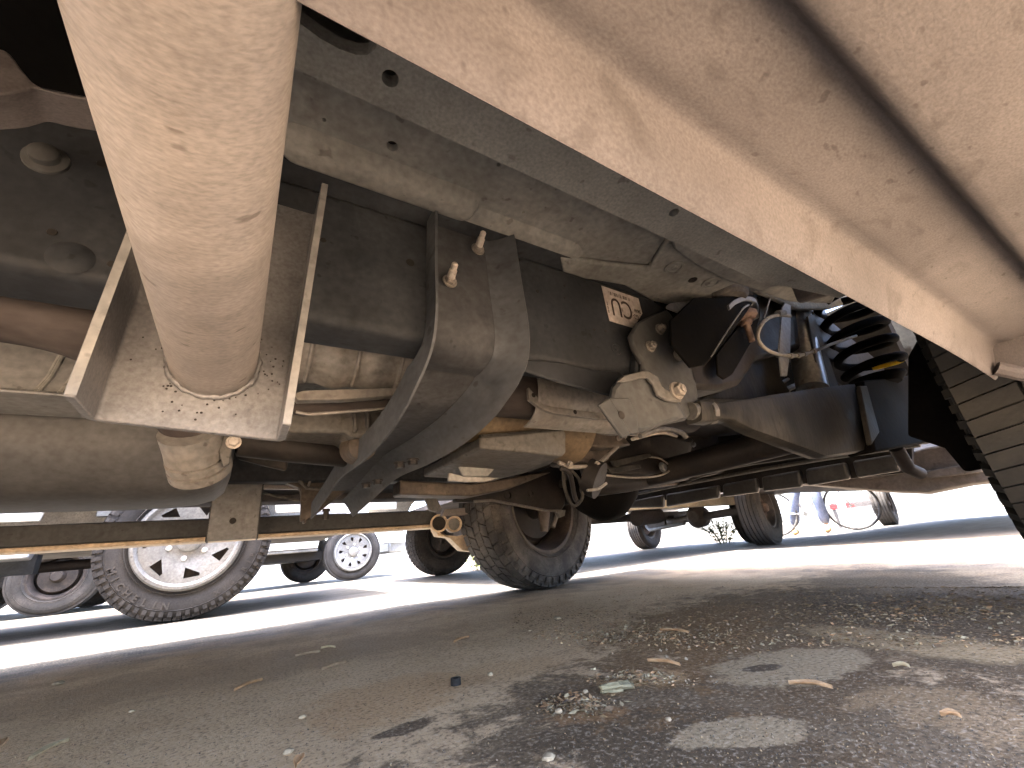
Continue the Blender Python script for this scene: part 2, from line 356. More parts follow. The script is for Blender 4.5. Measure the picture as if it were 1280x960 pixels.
xs = sorted(set(round(x, 3) for x in xs)); ys = sorted(set([-S, -30, -5, -2, -1] + [round(i * .05, 3) for i in range(-10, 60)] + [4, 6, 12, 40, S]))
from mathutils import noise as mn
def gz(x, y):
    k = max(0, 1 - max(abs(x - 1) / 3, abs(y - 1) / 3))
    return k * .006 * (mn.noise(V((x * 2.5, y * 2.5, 1))) + .5 * mn.noise(V((x * 8, y * 8, 2))))
vs = [V((x, y, gz(x, y))) for y in ys for x in xs]; nx = len(xs)
g.add(vs, [[j * nx + i, j * nx + i + 1, (j + 1) * nx + i + 1, (j + 1) * nx + i] for j in range(len(ys) - 1) for i in range(nx - 1)])
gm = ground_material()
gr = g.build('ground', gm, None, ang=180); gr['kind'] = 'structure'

# ------------------------------------------------------------------ wheels
def wheel_axes(steer, flip=1):
    s = math.radians(steer)
    f = V((math.cos(s), math.sin(s), 0)); a = V((-math.sin(s), math.cos(s), 0))
    return f, a
def tyre(parent, c, r, wd, rim, steer=0, m='rubber', rows=(5, 42), lug=.012, depth=.9, face=-1, name='tyre'):
    """c: wheel centre. face -1: the side towards the lens"""
    f, a = wheel_axes(steer); hw = wd / 2; b = MB(); q = r - lug
    sq = lambda t: t
    prof = [(-hw * .72, rim), (-hw * .80, rim + .012), (-hw * .98, rim + .35 * (q - rim)), (-hw, rim + .60 * (q - rim)), (-hw * .97, q - .035), (-hw * .92, q - .018), (-hw * .82, q - .006), (-hw * .5, q), (0, q + .001),
            (hw * .5, q), (hw * .82, q - .006), (hw * .92, q - .018), (hw * .97, q - .035), (hw, rim + .60 * (q - rim)), (hw * .98, rim + .35 * (q - rim)), (hw * .80, rim + .012), (hw * .72, rim)]
    b.lathe(c, a, prof, 72, ref=f)
    for s in (-1, 1):                          # raised bead rings on the sidewall
        for rr in (rim + .025, q - .045):
            b.lathe(c, a, [(s * hw * .965, rr - .004), (s * (hw * 1.012), rr), (s * hw * .965, rr + .004)], 72, ref=f)
    o = b.build(name, m, parent, ang=60)
    # tread blocks
    nr, nc = rows; t = MB(); c = V(c); u = f; v = a.cross(u)
    def blk(th0, th1, w0, w1, r0, r1, sk=0):
        P = []
        for rr in (r0, r1):
            for (th, ww) in ((th0, w0), (th1, w0), (th1 + sk, w1), (th0 + sk, w1)):
                d = u * math.cos(th) + v * math.sin(th); sh = 0 if abs(ww) < hw * .85 else .008
                P.append(c + a * ww + d * (rr - sh))
        t.add(P, [[0, 1, 2, 3], [7, 6, 5, 4], [0, 4, 5, 1], [1, 5, 6, 2], [2, 6, 7, 3], [3, 7, 4, 0]])
    if nr:
        W = hw * 1.84; gap = .007 if nr > 4 else .005
        edges = [-hw * .94 + W * 1.02 * k / nr for k in range(nr + 1)]
        for k in range(nr):
            for j in range(nc):
                th = 2 * PI * (j + .5 * (k % 2)) / nc; dt = 2 * PI / nc; st = (.16 if nr > 4 else .10) * dt
                sk = (.22 if nr > 4 else (.9 if k == 1 else .5)) * (1 if k % 2 else -1) * dt
                blk(th, th + dt - st, edges[k] + gap / 2, edges[k + 1] - gap / 2, r - lug - .006, r, sk)
        for s in (-1, 1):                      # shoulder lugs down the sidewall
            for j in range(nc):
                th = 2 * PI * j / nc; dt = 2 * PI / nc * .5
                P = []
                for (ww, rr) in ((hw * .90, r - .012), (hw * 1.02, r - .028), (hw * 1.03, r - .050), (hw * .90, r - .050)):
                    for tt in (th, th + dt):
                        d = u * math.cos(tt) + v * math.sin(tt); P.append(c + a * s * ww + d * rr)
                t.add(P, [[0, 1, 3, 2], [2, 3, 5, 4], [4, 5, 7, 6], [6, 7, 1, 0], [0, 2, 4, 6], [1, 7, 5, 3]])
        tr = t.build('tread', m, parent, ang=20)
    else:                                       # ribbed highway tread
        for k in range(5):
            e0 = -hw * .86 + hw * 1.72 * k / 5
            t.lathe(c, a, [(e0 + .004, q - .004), (e0 + .005, r), (e0 + hw * 1.72 / 5 - .005, r), (e0 + hw * 1.72 / 5 - .004, q - .004)], 72, ref=f)
        tr = t.build('tread', m, parent, ang=30)
    return o
def rim_barrel(parent, c, rim, wd, steer, m, lip=.012, name='rim'):
    f, a = wheel_axes(steer); hw = wd / 2 * .8; b = MB()
    b.lathe(c, a, [(-hw, rim + lip), (-hw * .96, rim), (-hw * .75, rim - .012), (-hw * .3, rim - .03), (0, rim - .035), (hw * .3, rim - .03), (hw * .75, rim - .012), (hw * .96, rim), (hw, rim + lip), (hw * 1.02, rim + lip - .006), (hw, rim - .006)], 64, ref=f)
    b.lathe(c, a, [(-hw, rim + lip), (-hw * 1.02, rim + lip - .004), (-hw, rim - .006), (-hw * .7, rim - .02)], 64, ref=f)
    return b.build(name, m, parent, ang=40)

# ================================================================== THE TRUCK ABOVE THE LENS
T = thing('pickup_truck', 'raised pickup truck seen from underneath, its dusty frame, suspension and step tube filling the picture', 'pickup truck', (0, 1.1, 0))

# --- rocker and sill right overhead
prof = [(.099, .372), (.096, .374), (.091, .386), (.087, .400), (.0848, .410), (.082, .4155), (.078, .4175), (.072, .4165), (.064, .4165), (.048, .4195), (.036, .422), (.028, .4235), (.0245, .4235), (.0230, .422), (.0215, .414), (.0195, .4075), (.0165, .4045), (.010, .4035), (-.03, .4025), (-.075, .4025), (-.12, .405), (-.137, .417), (-.142, .445), (-.145, .60)]
b = MB(); XR0, XR1 = -1.15, .90; ring = sheet_pts(prof, -.0025); R = []
for i in range(42):
    t = i / 41; x = XR0 + (XR1 - XR0) * t
    k = max(0, (x - .62) / .28)                # sill tapers away towards the wheel arch
    R.append([V((x, y + .012 * max(0, x) * (1 if y > .05 else 0), z + (.0 if y > .085 else 0) - .010 * k * k)) for y, z in ring])
b.rings(R); b.build('rocker_panel', 'body_dust', T, ang=50)
# wheel arch end panel and mud guard
b = MB(); b.prism([(.885, .112, .385), (.885, .085, .355), (.885, .03, .338), (.885, -.06, .345), (.885, -.13, .37), (.885, -.155, .45), (.885, -.155, .78), (.885, .30, .78), (.885, .30, .60), (.885, .16, .57)], (.018, 0, 0))
b.build('arch_panel', 'body_dust', T, bevel=.006)
plate('arch_flange', [(1128, 380), (1215, 385), (1262, 372), (1290, 360), (1290, 505), (1262, 492), (1248, 478)], .82, .02, 'body_dust', T, axis='X', bevel=.006) if False else None
MB().tube(smooth_pts([(.87, .10, .372), (.89, .06, .345), (.90, 0, .338), (.90, -.08, .350), (.90, -.15, .40)], 4), .010, 10).build('arch_lip', 'body_dust', T)
# inner sill with its holes
sill = MB().prism([(-1.2, .105, .560), (.80, .125, .560), (.85, .225, .556), (.65, .258, .556), (-1.2, .240, .556)], (0, 0, .014)).build('inner_sill', 'sill_dust', T)
cs = []
def slot(cx, cy, L, W, z0, z1, ang=0, n=10):
    P = []
    for j in range(2 * n + 2):
        s = 1 if j <= n else -1; t = PI * (j if j <= n else j - n - 1) / n - PI / 2
        p = V((s * (L / 2 - W / 2) + W / 2 * math.cos(t + (0 if s > 0 else PI)), W / 2 * math.sin(t + (0 if s > 0 else PI)), 0)); p = Matrix.Rotation(ang, 3, 'Z') @ p
        P.append((cx + p.x, cy + p.y, z0))
    return MB().prism(P, (0, 0, z1 - z0))
cut(sill, [MB().prism([PZ(a_, b_, .5) * 1 for a_, b_ in ()] or [V((PZ(a_, b_, .558).x, PZ(a_, b_, .558).y, .5)) for a_, b_ in ((300, -60), (330, -5), (370, 24), (400, 46), (425, 60), (445, 67), (460, 67), (471, 58), (473, 42), (466, 22), (450, 0), (425, -25), (390, -60))], (0, 0, .12)), slot(.061, .2255, .0135, .0135, .5, .62), slot(-.30, .19, .10, .04, .5, .62), slot(.40, .22, .012, .012, .5, .62)])
MB().prism([(-1.2, .243, .573), (.64, .261, .573), (.64, .264, .573), (-1.2, .246, .573)], (0, 0, .12)).build('sill_wall', 'floor_olive', T)
MB().box((-1.2, .10, .64), (.85, .25, .66)).build('sill_top', 'engine_black', T)
MB().tube(smooth_pts([(-.25, .20, .60), (-.05, .195, .605), (.05, .19, .62), (.3, .18, .615)], 5), .008, 10).build('wire_loom', 'rust_pipe', T)
# sill end cover and its rolled lip, seen beside the mount
plate('sill_extension', [(838, 290), (868, 300), (905, 322), (925, 333), (960, 345), (990, 352), (1016, 350), (1050, 362), (1040, 380), (985, 378), (940, 362), (905, 350), (870, 332), (842, 312)], .66, .015, 'floor_olive', T, axis='Z', bevel=.004)
# floor pan with pressed beads
fl = MB().prism([(-1.3, .235, .700), (.60, .262, .700), (.72, .34, .700), (.90, .47, .700), (.90, 1.75, .700), (-1.3, 1.75, .700)], (0, 0, .012)).build('floor_pan', 'floor_olive', T)
cut(fl, [slot(.112, .398, .015, .015, .6, .8), slot(.25, .36, .006, .006, .6, .8), slot(.03, .40, .005, .005, .6, .8), slot(.33, .42, .005, .005, .6, .8)])
def bead(x0, x1, y0, y1, h, name='floor_bead'):
    # a long raised pressing with rounded ends
    R = []
    for (k, z) in ((0, .700), (.35, .700 - h * .35), (.7, .700 - h * .85), (1, .700 - h)):
        ins = k * .014; n = 8; P = []; rr = (y1 - y0) / 2 - ins; xa, xb = x0 + (y1 - y0) / 2, x1 - (y1 - y0) / 2; yc = (y0 + y1) / 2
        for j in range(n + 1): t = -PI / 2 + PI * j / n; P.append(V((xb + rr * math.cos(t), yc + rr * math.sin(t), z)))
        for j in range(n + 1): t = PI / 2 + PI * j / n; P.append(V((xa + rr * math.cos(t), yc + rr * math.sin(t), z)))
        R.append(P)
    MB().rings(R).build(name, 'floor_olive', T, ang=60)
bead(-.02, .262, .418, .475, .020); bead(-.9, -.1, .418, .475, .012)
bead(.10, .50, .44, .54, .008)
bead(-1.0, .3, .28, .33, .005)
# body outrigger with its embosses, above the mount
plate('body_outrigger', [(700, 322), (752, 330), (812, 336), (838, 296), (868, 318), (905, 340), (925, 352), (880, 372), (850, 384), (818, 378), (780, 357), (740, 350), (705, 348)], .688, .012, 'floor_olive', T, axis='Z', bevel=.004)
for (px, py) in ((843, 334), (889, 353)):
    c = PZ(px, py, .6875); MB().lathe(c, (0, 0, -1), [(0, .020), (.002, .019), (.002, .014), (0, .0125), (0, .006), (.002, .004), (.002, .0001)], 28).build('emboss', 'floor_olive', T)
c = PZ(866, 350, .6865); MB().lathe(c, (0, 0, -1), [(0, .0095), (.0005, .009), (.0005, .0001)], 20).build('drain_hole', 'engine_black', T)

# --- frame rails
def rail(name, y0, y1, x0, x1, m, zb=.482, zt=.690):
    r = .013; P = []
    for (cy, cz, a0) in ((y0 + r, zb + r, 180), (y1 - r, zb + r, 270), (y1 - r, zt - r, 0), (y0 + r, zt - r, 90)):
        for j in range(7):
            t = math.radians(a0 + 15 * j); P.append(V((0, cy + r * math.cos(t), cz + r * math.sin(t))))
    R = []
    for i in range(25):
        x = x0 + (x1 - x0) * i / 24; R.append([p + V((x, 0, 0)) for p in P])
    return MB().rings(R).build(name, m, T, ang=50)
fr = rail('frame_rail', .500, .575, -1.9, .80, 'frame_black')
rail('frame_rail', 1.63, 1.70, -1.9, .80, 'frame_black')
MB().box((-1.9, .470, .6905), (.80, .60, .6985)).build('rail_top_pad', 'frame_black', T)
# front kick of each rail, rising over the axle
for s, y in ((1, .500), (-1, 1.63)):
    path = [(.78, .482, .670), (.88, .490, .675), (.98, .515, .70), (1.10, .60, .80), (1.35, .68, .88), (1.7, .66, .86), (2.05, .55, .74)]
    R = []
    for x, zb, zt in path:
        R.append([V((x, y, zb)), V((x, y + .075, zb)), V((x, y + .075, zt)), V((x, y, zt))])
    MB().rings(R).build('front_rail', 'engine_black', T, bevel=.012)
# step in the lower rail edge (overlapping repair piece)
plate('rail_doubler', [(652, 448), (700, 452), (740, 462), (775, 464), (790, 480), (775, 498), (700, 478), (652, 462)], .494, .006, 'frame_black', T, bevel=.003)
for (px, py, r) in ((513, 328, .0065), (404, 300, .004), (672, 364, .0035), (674, 320, .003), (706, 372, .0028), (706, 357, .0028), (743, 412, .003), (757, 414, .003), (649, 325, .003), (731, 352, .0025), (65, 290, .004), (128, 205, .005), (140, 330, .004)):
    c = PY(px, py, .4995); MB().lathe(c, (0, -1, 0), [(0, r), (.0006, r * .9), (.0006, .0001)], 16).build('rail_hole', 'engine_black', T)
c = PY(770, 436, .4995); MB().lathe(c, (0, -1, 0), [(0, .013), (.0015, .012), (.0015, .010), (0, .009), (0, .004), (.002, .003), (.002, .0001)], 24).build('emboss', 'frame_black', T)
# dome plugs on the left part of the rail
c = PY(58, 200, .500); MB().lathe(c, (.0, -1, .0), [(0, .018), (.003, .0175), (.005, .012), (.011, .0115), (.014, .008), (.015, .0001)], 24).build('rail_plug', 'frame_grey', T)
c = PY(88, 322, .4995); MB().lathe(c, (.0, -1, .0), [(0, .018), (.002, .015), (.004, .008), (.005, .0001)], 24).build('rail_emboss', 'frame_black', T)
# lower edge casting at the upper left corner of the view
b = MB(); P = smooth_pts([PY(-40, 60, .34), PY(5, 62, .34), PY(28, 88, .34), PY(46, 106, .34), PY(80, 116, .34), PY(135, 125, .34)], 4); Q = smooth_pts([PY(-40, 118, .34), PY(5, 117, .34), PY(28, 113, .34), PY(46, 110, .34), PY(80, 119, .34), PY(135, 128, .34)], 4)
b.prism(P + Q[::-1], (0, .03, 0)); b.build('mount_saddle', 'body_dust', T, bevel=.004)
MB().prism([PY(18, -20, .42), PY(42, -20, .42), PY(40, 28, .42), PY(26, 28, .42)], (0, .03, 0)).build('cab_bracket', 'floor_olive', T, bevel=.005)

# --- near step tube and its welded channel
XC = -.036; ZT = .383
b = MB(); r = .0335
b.lathe((XC, -.10, ZT), (0, 1, 0), [(0, r - .003), (0, r), (.02, r), (.3, r), (.5335, r), (.535, r)], 64)
tb = b.build('step_tube', 'tube_steel', T, ang=40)
wl = MB(); R = []
for j in range(49):
    t = 2 * PI * j / 48; k = 1 + .06 * math.sin(j * 5.1) 
    R.append(V((XC + (r + .001) * math.cos(t), .4325 - .0012 * math.sin(j * 2.6), ZT + (r + .001) * math.sin(t))))
wl.tube([p + V((.0007 * math.sin(j * 1.3), 0, .0007 * math.cos(j * 1.9))) for j, p in enumerate(R[:-1])], [.0024 + .0005 * math.sin(j * 2.6) + .0004 * math.sin(j * .9) for j in range(48)], 8, closed=True); wl.build('weld_bead', 'plate_steel', T, ang=80)
rs_ = random.Random(5); b = MB()
for j in range(90):
    t = rs_.uniform(0, 2 * PI); q_ = r + abs(rs_.gauss(.006, .012)); b.lathe((XC + q_ * math.cos(t), .4345, ZT + q_ * math.sin(t)), (0, -1, 0), [(0, rs_.uniform(.0005, .0011)), (.0007, .0004), (.0008, .00005)], 7)
o = b.build('weld_spatter', 'engine_black', T); o['kind'] = 'stuff'
def channel(yb, yf, x0, x1, zb, zt, parent_label=None, lean=.012, sign=1):
    th = .0065; rr = .010; P = []
    # outline in XY: flange - base - flange with rounded bends
    def out(o):
        q = []
        q.append((x0 + o, yf)); 
        for j in range(5):
            t = math.radians(180 - 22.5 * j); q.append((x0 + rr + (rr - o) * math.cos(t), yb - sign * rr + sign * (rr - o) * math.sin(t)))
        for j in range(5):
            t = math.radians(90 - 22.5 * j); q.append((x1 - rr + (rr - o) * math.cos(t), yb - sign * rr + sign * (rr - o) * math.sin(t)))
        q.append((x1 - o, yf)); return q
    ring = out(0) + out(th)[::-1]
    R = []
    n = 8
    for i in range(n + 1):
        t = i / n; z = zb + (zt - zb) * t
        R.append([V((x + lean * t, y, z + (1 - t) * (.009 - .011 * (x - x0) / (x1 - x0)))) for x, y in ring])
    b = MB().rings(R)
    o = b.build('channel_bracket', 'plate_steel', T, ang=50, bevel=.0008, seg=1)
    return o
channel(.4415, .383, -.112, .0275, .3145, .585)
# bright cut edges of the flanges
for x0, x1, zb_, zt_ in ((-.1115, -.1055, .3245, .5), (.0213, .0273, .3135, .584)):
    b = MB(); z0, z1 = zb_, zt_
    l0 = .012 * (z0 - .3145) / .27; l1 = .012 * (z1 - .3145) / .27
    b.add([(x0 + l0, .3822, z0), (x1 + l0, .3822, z0), (x1 + l1, .3822, z1), (x0 + l1, .3822, z1), (x0 + l0, .3829, z0), (x1 + l0, .3829, z0), (x1 + l1, .3829, z1), (x0 + l1, .3829, z1)],
          [[0, 1, 2, 3], [4, 7, 6, 5], [0, 4, 5, 1], [1, 5, 6, 2], [2, 6, 7, 3], [3, 7, 4, 0]])
    b.build('cut_edge', 'cut_edge', T, smooth=False)
MB().box((-.09, .4425, .40), (.01, .499, .56)).build('channel_spacer', 'plate_steel', T, bevel=.002)

# --- hanging strap with upturned flanges: bolts to the rail, bends under the gearbox
prof = smooth_pts([(.4945, .688, 0), (.4945, .60, 0), (.4935, .50, 0), (.512, .455, 0), (.555, .420, 0), (.63, .402, 0), (.74, .392, 0), (.90, .392, 0), (1.12, .400, 0), (1.34, .378, 0), (1.60, .352, 0)], 5)
XA, XB = .200, .335; RW, RL, RF = [], [], []
last = None
for i, p in enumerate(prof):
    a = prof[max(i - 1, 0)]; c = prof[min(i + 1, len(prof) - 1)]; t = (V((c.x - a.x, c.y - a.y, 0))).normalized()
    nrm = V((-t.y, t.x, 0))
    if last is None and nrm.x > 0: nrm = -nrm
    if last is not None and nrm.dot(last) < 0: nrm = -nrm
    last = nrm
    k = i / (len(prof) - 1); th = .004
    ks = min(1, max(0, (k - .16) / .25)); ks = ks * ks * (3 - 2 * ks); dep = .036 + .020 * ks; sh = dep * ks
    def base(x, off): return V((x, p.x + nrm.x * (off - sh), p.y + nrm.y * (off - sh)))
    xa, xb = XA - .006 * math.sin(k * 5), XB + .012 * math.sin(k * 3.1)
    wv = .0012 * math.sin(i * .7)
    RW.append([base(xa, wv), base((xa + xb) / 2, 0), base(xb - .040, 0), base(xb - .040, -th), base((xa + xb) / 2, -th), base(xa, -th + wv)])
    RL.append([base(xa - .0005, dep), base(xa - .001, .012), base(xa - .0005, -.001), base(xa - th - .0005, .001), base(xa - th - .001, .012), base(xa - th - .0005, dep)])
    q = [(-.0395, .0003), (-.030, dep * .10), (-.018, dep * .38), (-.007, dep * .74), (0, dep)]
    RF.append([base(xb + u_, v_) for u_, v_ in q] + [base(xb + u_ + .003, v_ - .003) for u_, v_ in q[::-1]])
nw = len(prof) - 3
MB().rings(RW[:nw]).build('strap_web', 'strap_web', T, ang=50)
MB().rings(RL).build('strap_flange', 'strap_grey', T, ang=50)
MB().rings(RF).build('strap_flange', 'strap_grey', T, ang=50)
for (px, py) in ((597, 312), (562, 352)):
    p = PY(px, py, .488); bolt(p, (0, -1, .12), .0085, .008, 'bolt_dull', T, stud=.0); 
    MB().lathe(p, (-.10, -1, .45), [(0, .0062), (.020, .0062), (.021, .0048), (.030, .0048), (.032, .003), (.032, .0001)], 12).build('stud', 'bolt_bright', T, ang=25)
for (px, py) in ((500, 578), (516, 574), (472, 600), (458, 604)):
    p = PZ(px, py, .392); bolt(p, (0, 0, -1), .010, .012, 'engine_black', T)
p = PZ(408, 636, .36); bolt(p, (0, 0, -1), .008, .030, 'engine_black', T)

MB().box((-1.25, .24, .682), (-.075, .50, .694)).build('rail_shade_sheet', 'deep_black', T, bevel=.003)  # black sheet put in for the shade above the rail's left part
# --- sticker on the rail
rt, rd = V((1, 0, 0)), V((0, 0, -1))
A = PY(752, 357, .4985); Bc = PY(798, 373, .4985); Cc = PY(803, 392, .4985); D = PY(792, 410, .4985); E_ = PY(762, 401, .4985)
st = MB().prism([A, Bc, Cc, D, E_], (0, .0008, 0)).build('label_sticker', 'sticker_white', T, smooth=False)
def text(body, size, loc, rot, m, parent, name='lettering', ext=.0002, sx=1, shear=0, bold=0):
    cu = bpy.data.curves.new(name, 'FONT'); cu.body = body; cu.size = size; cu.extrude = ext; cu.align_x = 'CENTER'; cu.align_y = 'CENTER'; cu.offset = bold
    o = bpy.data.objects.new(name, cu); C.objects.link(o)
    dg = bpy.context.evaluated_depsgraph_get(); me = bpy.data.meshes.new_from_object(o.evaluated_get(dg)); bpy.data.objects.remove(o)
    mm = Matrix.Translation(loc) @ rot.to_matrix().to_4x4() @ Matrix.Diagonal((sx, 1, 1, 1))
    me.transform(mm); me.materials.clear()
    return finish(name, me, m, parent, smooth=False)
RUP = Euler((PI / 2, PI, 0))            # upside down on a face that looks towards -Y
rot180 = Matrix.Rotation(PI, 3, 'Y') @ Euler((PI / 2, 0, 0)).to_matrix()
class RR:                                # small wrapper so text() can take a matrix
    def __init__(s, m): s.m = m
    def to_matrix(s): return s.m
text('CU', .060, PY(777, 385, .4975), RR(rot180), 'print_black', st, sx=.72)
text('5RX4', .012, PY(797, 389, .4975), RR(rot180), 'print_black', st, sx=.7)
text('G2-', .016, PY(795, 396, .4975), RR(rot180), 'print_black', st, sx=.7)
text('3100 3300 4200', .0038, PY(760, 384, .4975), RR(Matrix.Rotation(PI / 2, 3, 'Y') @ Euler((PI / 2, 0, 0)).to_matrix()), 'print_black', st)
bc = MB(); p0 = PY(761, 366, .4975); p1 = PY(788, 375, .4975); hh = .0085; random.seed(3)
k = 0.0
while k < 1:
    wb = random.choice((.012, .018, .03)); p = p0.lerp(p1, k); q = p0.lerp(p1, min(1, k + wb))
    bc.add([p + V((0, 0, hh / 2)), q + V((0, 0, hh / 2)), q - V((0, 0, hh / 2)), p - V((0, 0, hh / 2))], [[0, 1, 2, 3]]); k += wb + random.choice((.012, .02, .045))
bc.build('barcode', 'print_black', st, smooth=False)

# --- radius arm bracket on the near rail
def cr(pts, ox=640, oy=300, k=3.5556): return [(ox + a / k, oy + b / k) for a, b in pts]
plate('arm_bracket', cr([(615, 335), (690, 308), (715, 335), (722, 380), (735, 440), (780, 500), (797, 560), (820, 640), (830, 690), (822, 750), (775, 800), (700, 815), (600, 820), (520, 640), (585, 590), (582, 545), (545, 480), (528, 420), (560, 365)]), .470, .012, 'frame_grey', T, bevel=.004)
plate('bracket_spacer', cr([(600, 350), (700, 330), (720, 440), (800, 600), (790, 760), (640, 800), (540, 640), (560, 480), (540, 420)]), .4825, .017, 'frame_black', T, bevel=.003)
cup = cr([(430, 700), (440, 655), (478, 608), (560, 585), (610, 590), (660, 640), (690, 690), (745, 725), (770, 790), (690, 815), (600, 850), (500, 874), (455, 800)])
R = [[PY(a, b_, .470) for a, b_ in cup]]
cxp = sum(a for a, _ in cup) / len(cup); cyp = sum(b_ for _, b_ in cup) / len(cup)
for (Yv, kk) in ((.452, 1.0), (.436, .985), (.428, .94), (.424, .84), (.426, .6)):
    R.append([PY(cxp + (a - cxp) * kk, cyp + (b_ - cyp) * kk, Yv) for a, b_ in cup])
MB().rings(R).build('bracket_cup', 'frame_grey', T, ang=45)
plate('bracket_tab', cr([(388, 732), (432, 700), (470, 760), (530, 862), (495, 880), (440, 805)]), .418, .006, 'frame_grey', T, bevel=.002)
plate('bracket_tab', cr([(432, 702), (520, 700), (560, 770), (565, 858), (530, 864), (470, 760)]), .4195, .006, 'frame_grey', T, bevel=.002)
c = PY(*cr([(487, 778)])[0], .4175); MB().lathe(c, (0, -1, 0), [(0, .0065), (.0006, .006), (.0006, .0001)], 18).build('tab_hole', 'engine_black', T)
plate('lock_strip', cr([(470, 628), (500, 600), (570, 583), (600, 578), (650, 606), (668, 650), (700, 672), (735, 670), (758, 690), (752, 722), (700, 716), (652, 690), (632, 640), (605, 612), (570, 614), (510, 630)]), .414, .007, 'cast_alloy', T, bevel=.002)
for (px, py, r) in (cr([(655, 398)])[0] + (.0085,), cr([(612, 475)])[0] + (.0085,), cr([(735, 515)])[0] + (.0085,)):
    bolt(PY(px, py, .469), (-.05, -1, 0), r, .012, 'bolt_dull', T, stud=.004)
bolt(PY(*cr([(728, 672)])[0], .4135), (0, -1, 0), .0115, .014, 'bolt_dull', T, stud=.003)

# --- radius arms
def arm(name, st_, label=None):
    R = []
    for (top, bot, Yv, tk) in st_:
        A_ = PY(*top, Yv); B_ = PY(*bot, Yv); n = 12; P = []
        c_ = (A_ + B_) / 2; up = (A_ - B_) / 2
        for j in range(n):
            t = 2 * PI * j / n; sx = math.copysign(abs(math.cos(t)) ** .35, math.cos(t)); sz = math.copysign(abs(math.sin(t)) ** .35, math.sin(t))
            P.append(c_ + up * sz + V((0, tk * sx, 0)))
        R.append(P)
    return MB().rings(R).build(name, 'arm_grey', T, ang=50)
arm('radius_arm', [((866, 503), (868, 529), .47, .018), ((884, 502), (886, 530), .47, .018), ((890, 505), (893, 527), .465, .016), ((905, 503), (908, 528), .46, .018), ((930, 500), (935, 541), .455, .020), ((965, 494), (975, 556), .45, .022), ((1010, 487), (1022, 574), .445, .024), ((1050, 482), (1062, 568), .44, .025), ((1085, 480), (1095, 562), .44, .020)])
def armb(name, st_, m):
    R = []
    for (top, bot, Yv, tk) in st_:
        A_ = PY(*top, Yv); B_ = PY(*bot, Yv); R.append([A_ - V((0, tk, 0)), B_ - V((0, tk, 0)), B_ + V((0, tk, 0)), A_ + V((0, tk, 0))])
    return MB().rings(R).build(name, m, T, ang=40, bevel=.006)
armb('axle_bracket', [((1064, 480), (1076, 569), .43, .030), ((1100, 476), (1112, 562), .43, .032), ((1150, 470), (1165, 552), .42, .034), ((1186, 478), (1196, 545), .41, .034)], 'deep_black')  # added black block: shade on the arm's right end put into colour
plate('well_shade_plate', [(1134, 446), (1146, 424), (1160, 424), (1182, 462), (1204, 520), (1232, 585), (1205, 590), (1180, 560), (1134, 545)], 1.30, .02, 'deep_black', T, axis='X', bevel=.006)  # black plate stands in for the shade between spring and tyre
plate('bracket_rib', [(1075, 482), (1084, 482), (1100, 540), (1090, 556)], .385, .012, 'arm_grey', T, bevel=.003)
MB().lathe(PY(887, 516, .47), (PY(905, 515, .46) - PY(887, 516, .47)), [(-.006, .020), (-.006, .0235), (.004, .0235), (.004, .020)], 28).build('bushing_ring', 'cast_alloy', T)
MB().tube([PY(862, 514, .47), PY(884, 515, .47)], .017, 20).build('bushing', 'cast_alloy', T)
# far radius arm
def fx(pts): return [(570 + a / 6.7368, 500 + b / 6.7368) for a, b in pts]
plate('far_radius_arm', fx([(0, 830), (60, 800), (150, 765), (300, 765), (420, 720), (560, 655), (700, 600), (830, 545), (900, 545), (930, 700), (920, 880), (890, 935), (760, 930), (520, 885), (300, 845), (150, 855), (40, 860), (0, 860)]), 1.60, .04, 'engine_black', T, bevel=.006)
R = [PY(*q, 1.592) for q in fx([(150, 856), (300, 846), (520, 886), (760, 931), (890, 936)])]
MB().tube(R, .006, 8).build('arm_flange', 'cast_alloy', T)
for q, r in (((435, 803), .020), ((632, 790), .014)):
    c = PY(*fx([q])[0], 1.598); MB().lathe(c, (0, -1, 0), [(0, r), (.004, r), (.004, r * .75), (0, r * .7), (-.01, r * .7), (-.01, .0001)], 24).build('arm_hole', 'arm_grey', T)
plate('arm_clevis', fx([(860, 925), (925, 925), (915, 975), (880, 990), (850, 950)]), 1.58, .02, 'cast_alloy', T)

# --- front axle, steering, springs
AX = 1.42
MB().tube([(AX + .05, .50, .44), (AX + .02, .66, .44), (1.40, .9, .43), (1.36, 1.45, .42), (1.32, 1.80, .42)], [.045, .045, .045, .045, .05], 24).build('front_axle', 'engine_black', T)
b = MB(); b.lathe((1.37, 1.42, .43), (1, 0, 0), [(-.15, .0001), (-.15, .07), (-.11, .12), (-.03, .155), (.04, .15), (.12, .10), (.16, .05), (.16, .0001)], 36); b.build('axle_pumpkin', 'deep_black', T)
MB().tube([PY(700, 605, 1.55), PY(820, 600, 1.2), PY(940, 575, .8), PY(1060, 555, .5)], .017, 14).build('drag_link', 'engine_black', T)
def coil(px_bot, px_top, Yv, rad, wire, turns, m='engine_black'):
    p0 = PY(*px_bot, Yv); p1 = PY(*px_top, Yv); p1 = V((p0.x, p0.y, p1.z)); P = []
    N_ = int(turns * 22)
    for i in range(N_ + 1):
        t = i / N_; k = min(1, t * 7, (1 - t) * 7); a_ = 2 * PI * turns * t + 2.2
        zz = t
        P.append(V((p0.x + rad * math.cos(a_), p0.y + rad * math.sin(a_), p0.z + (p1.z - p0.z) * zz)))
    return P, p0, p1
P, p0, p1 = coil((1093, 466), (1045, 340), .43, .078, .0095, 6.4)
sp = MB().tube(P, .0135, 12).build('coil_spring', 'deep_black', T)
i0 = 9; seg = [p + V((0, 0, 0)) for p in P[i0:i0 + 4]]
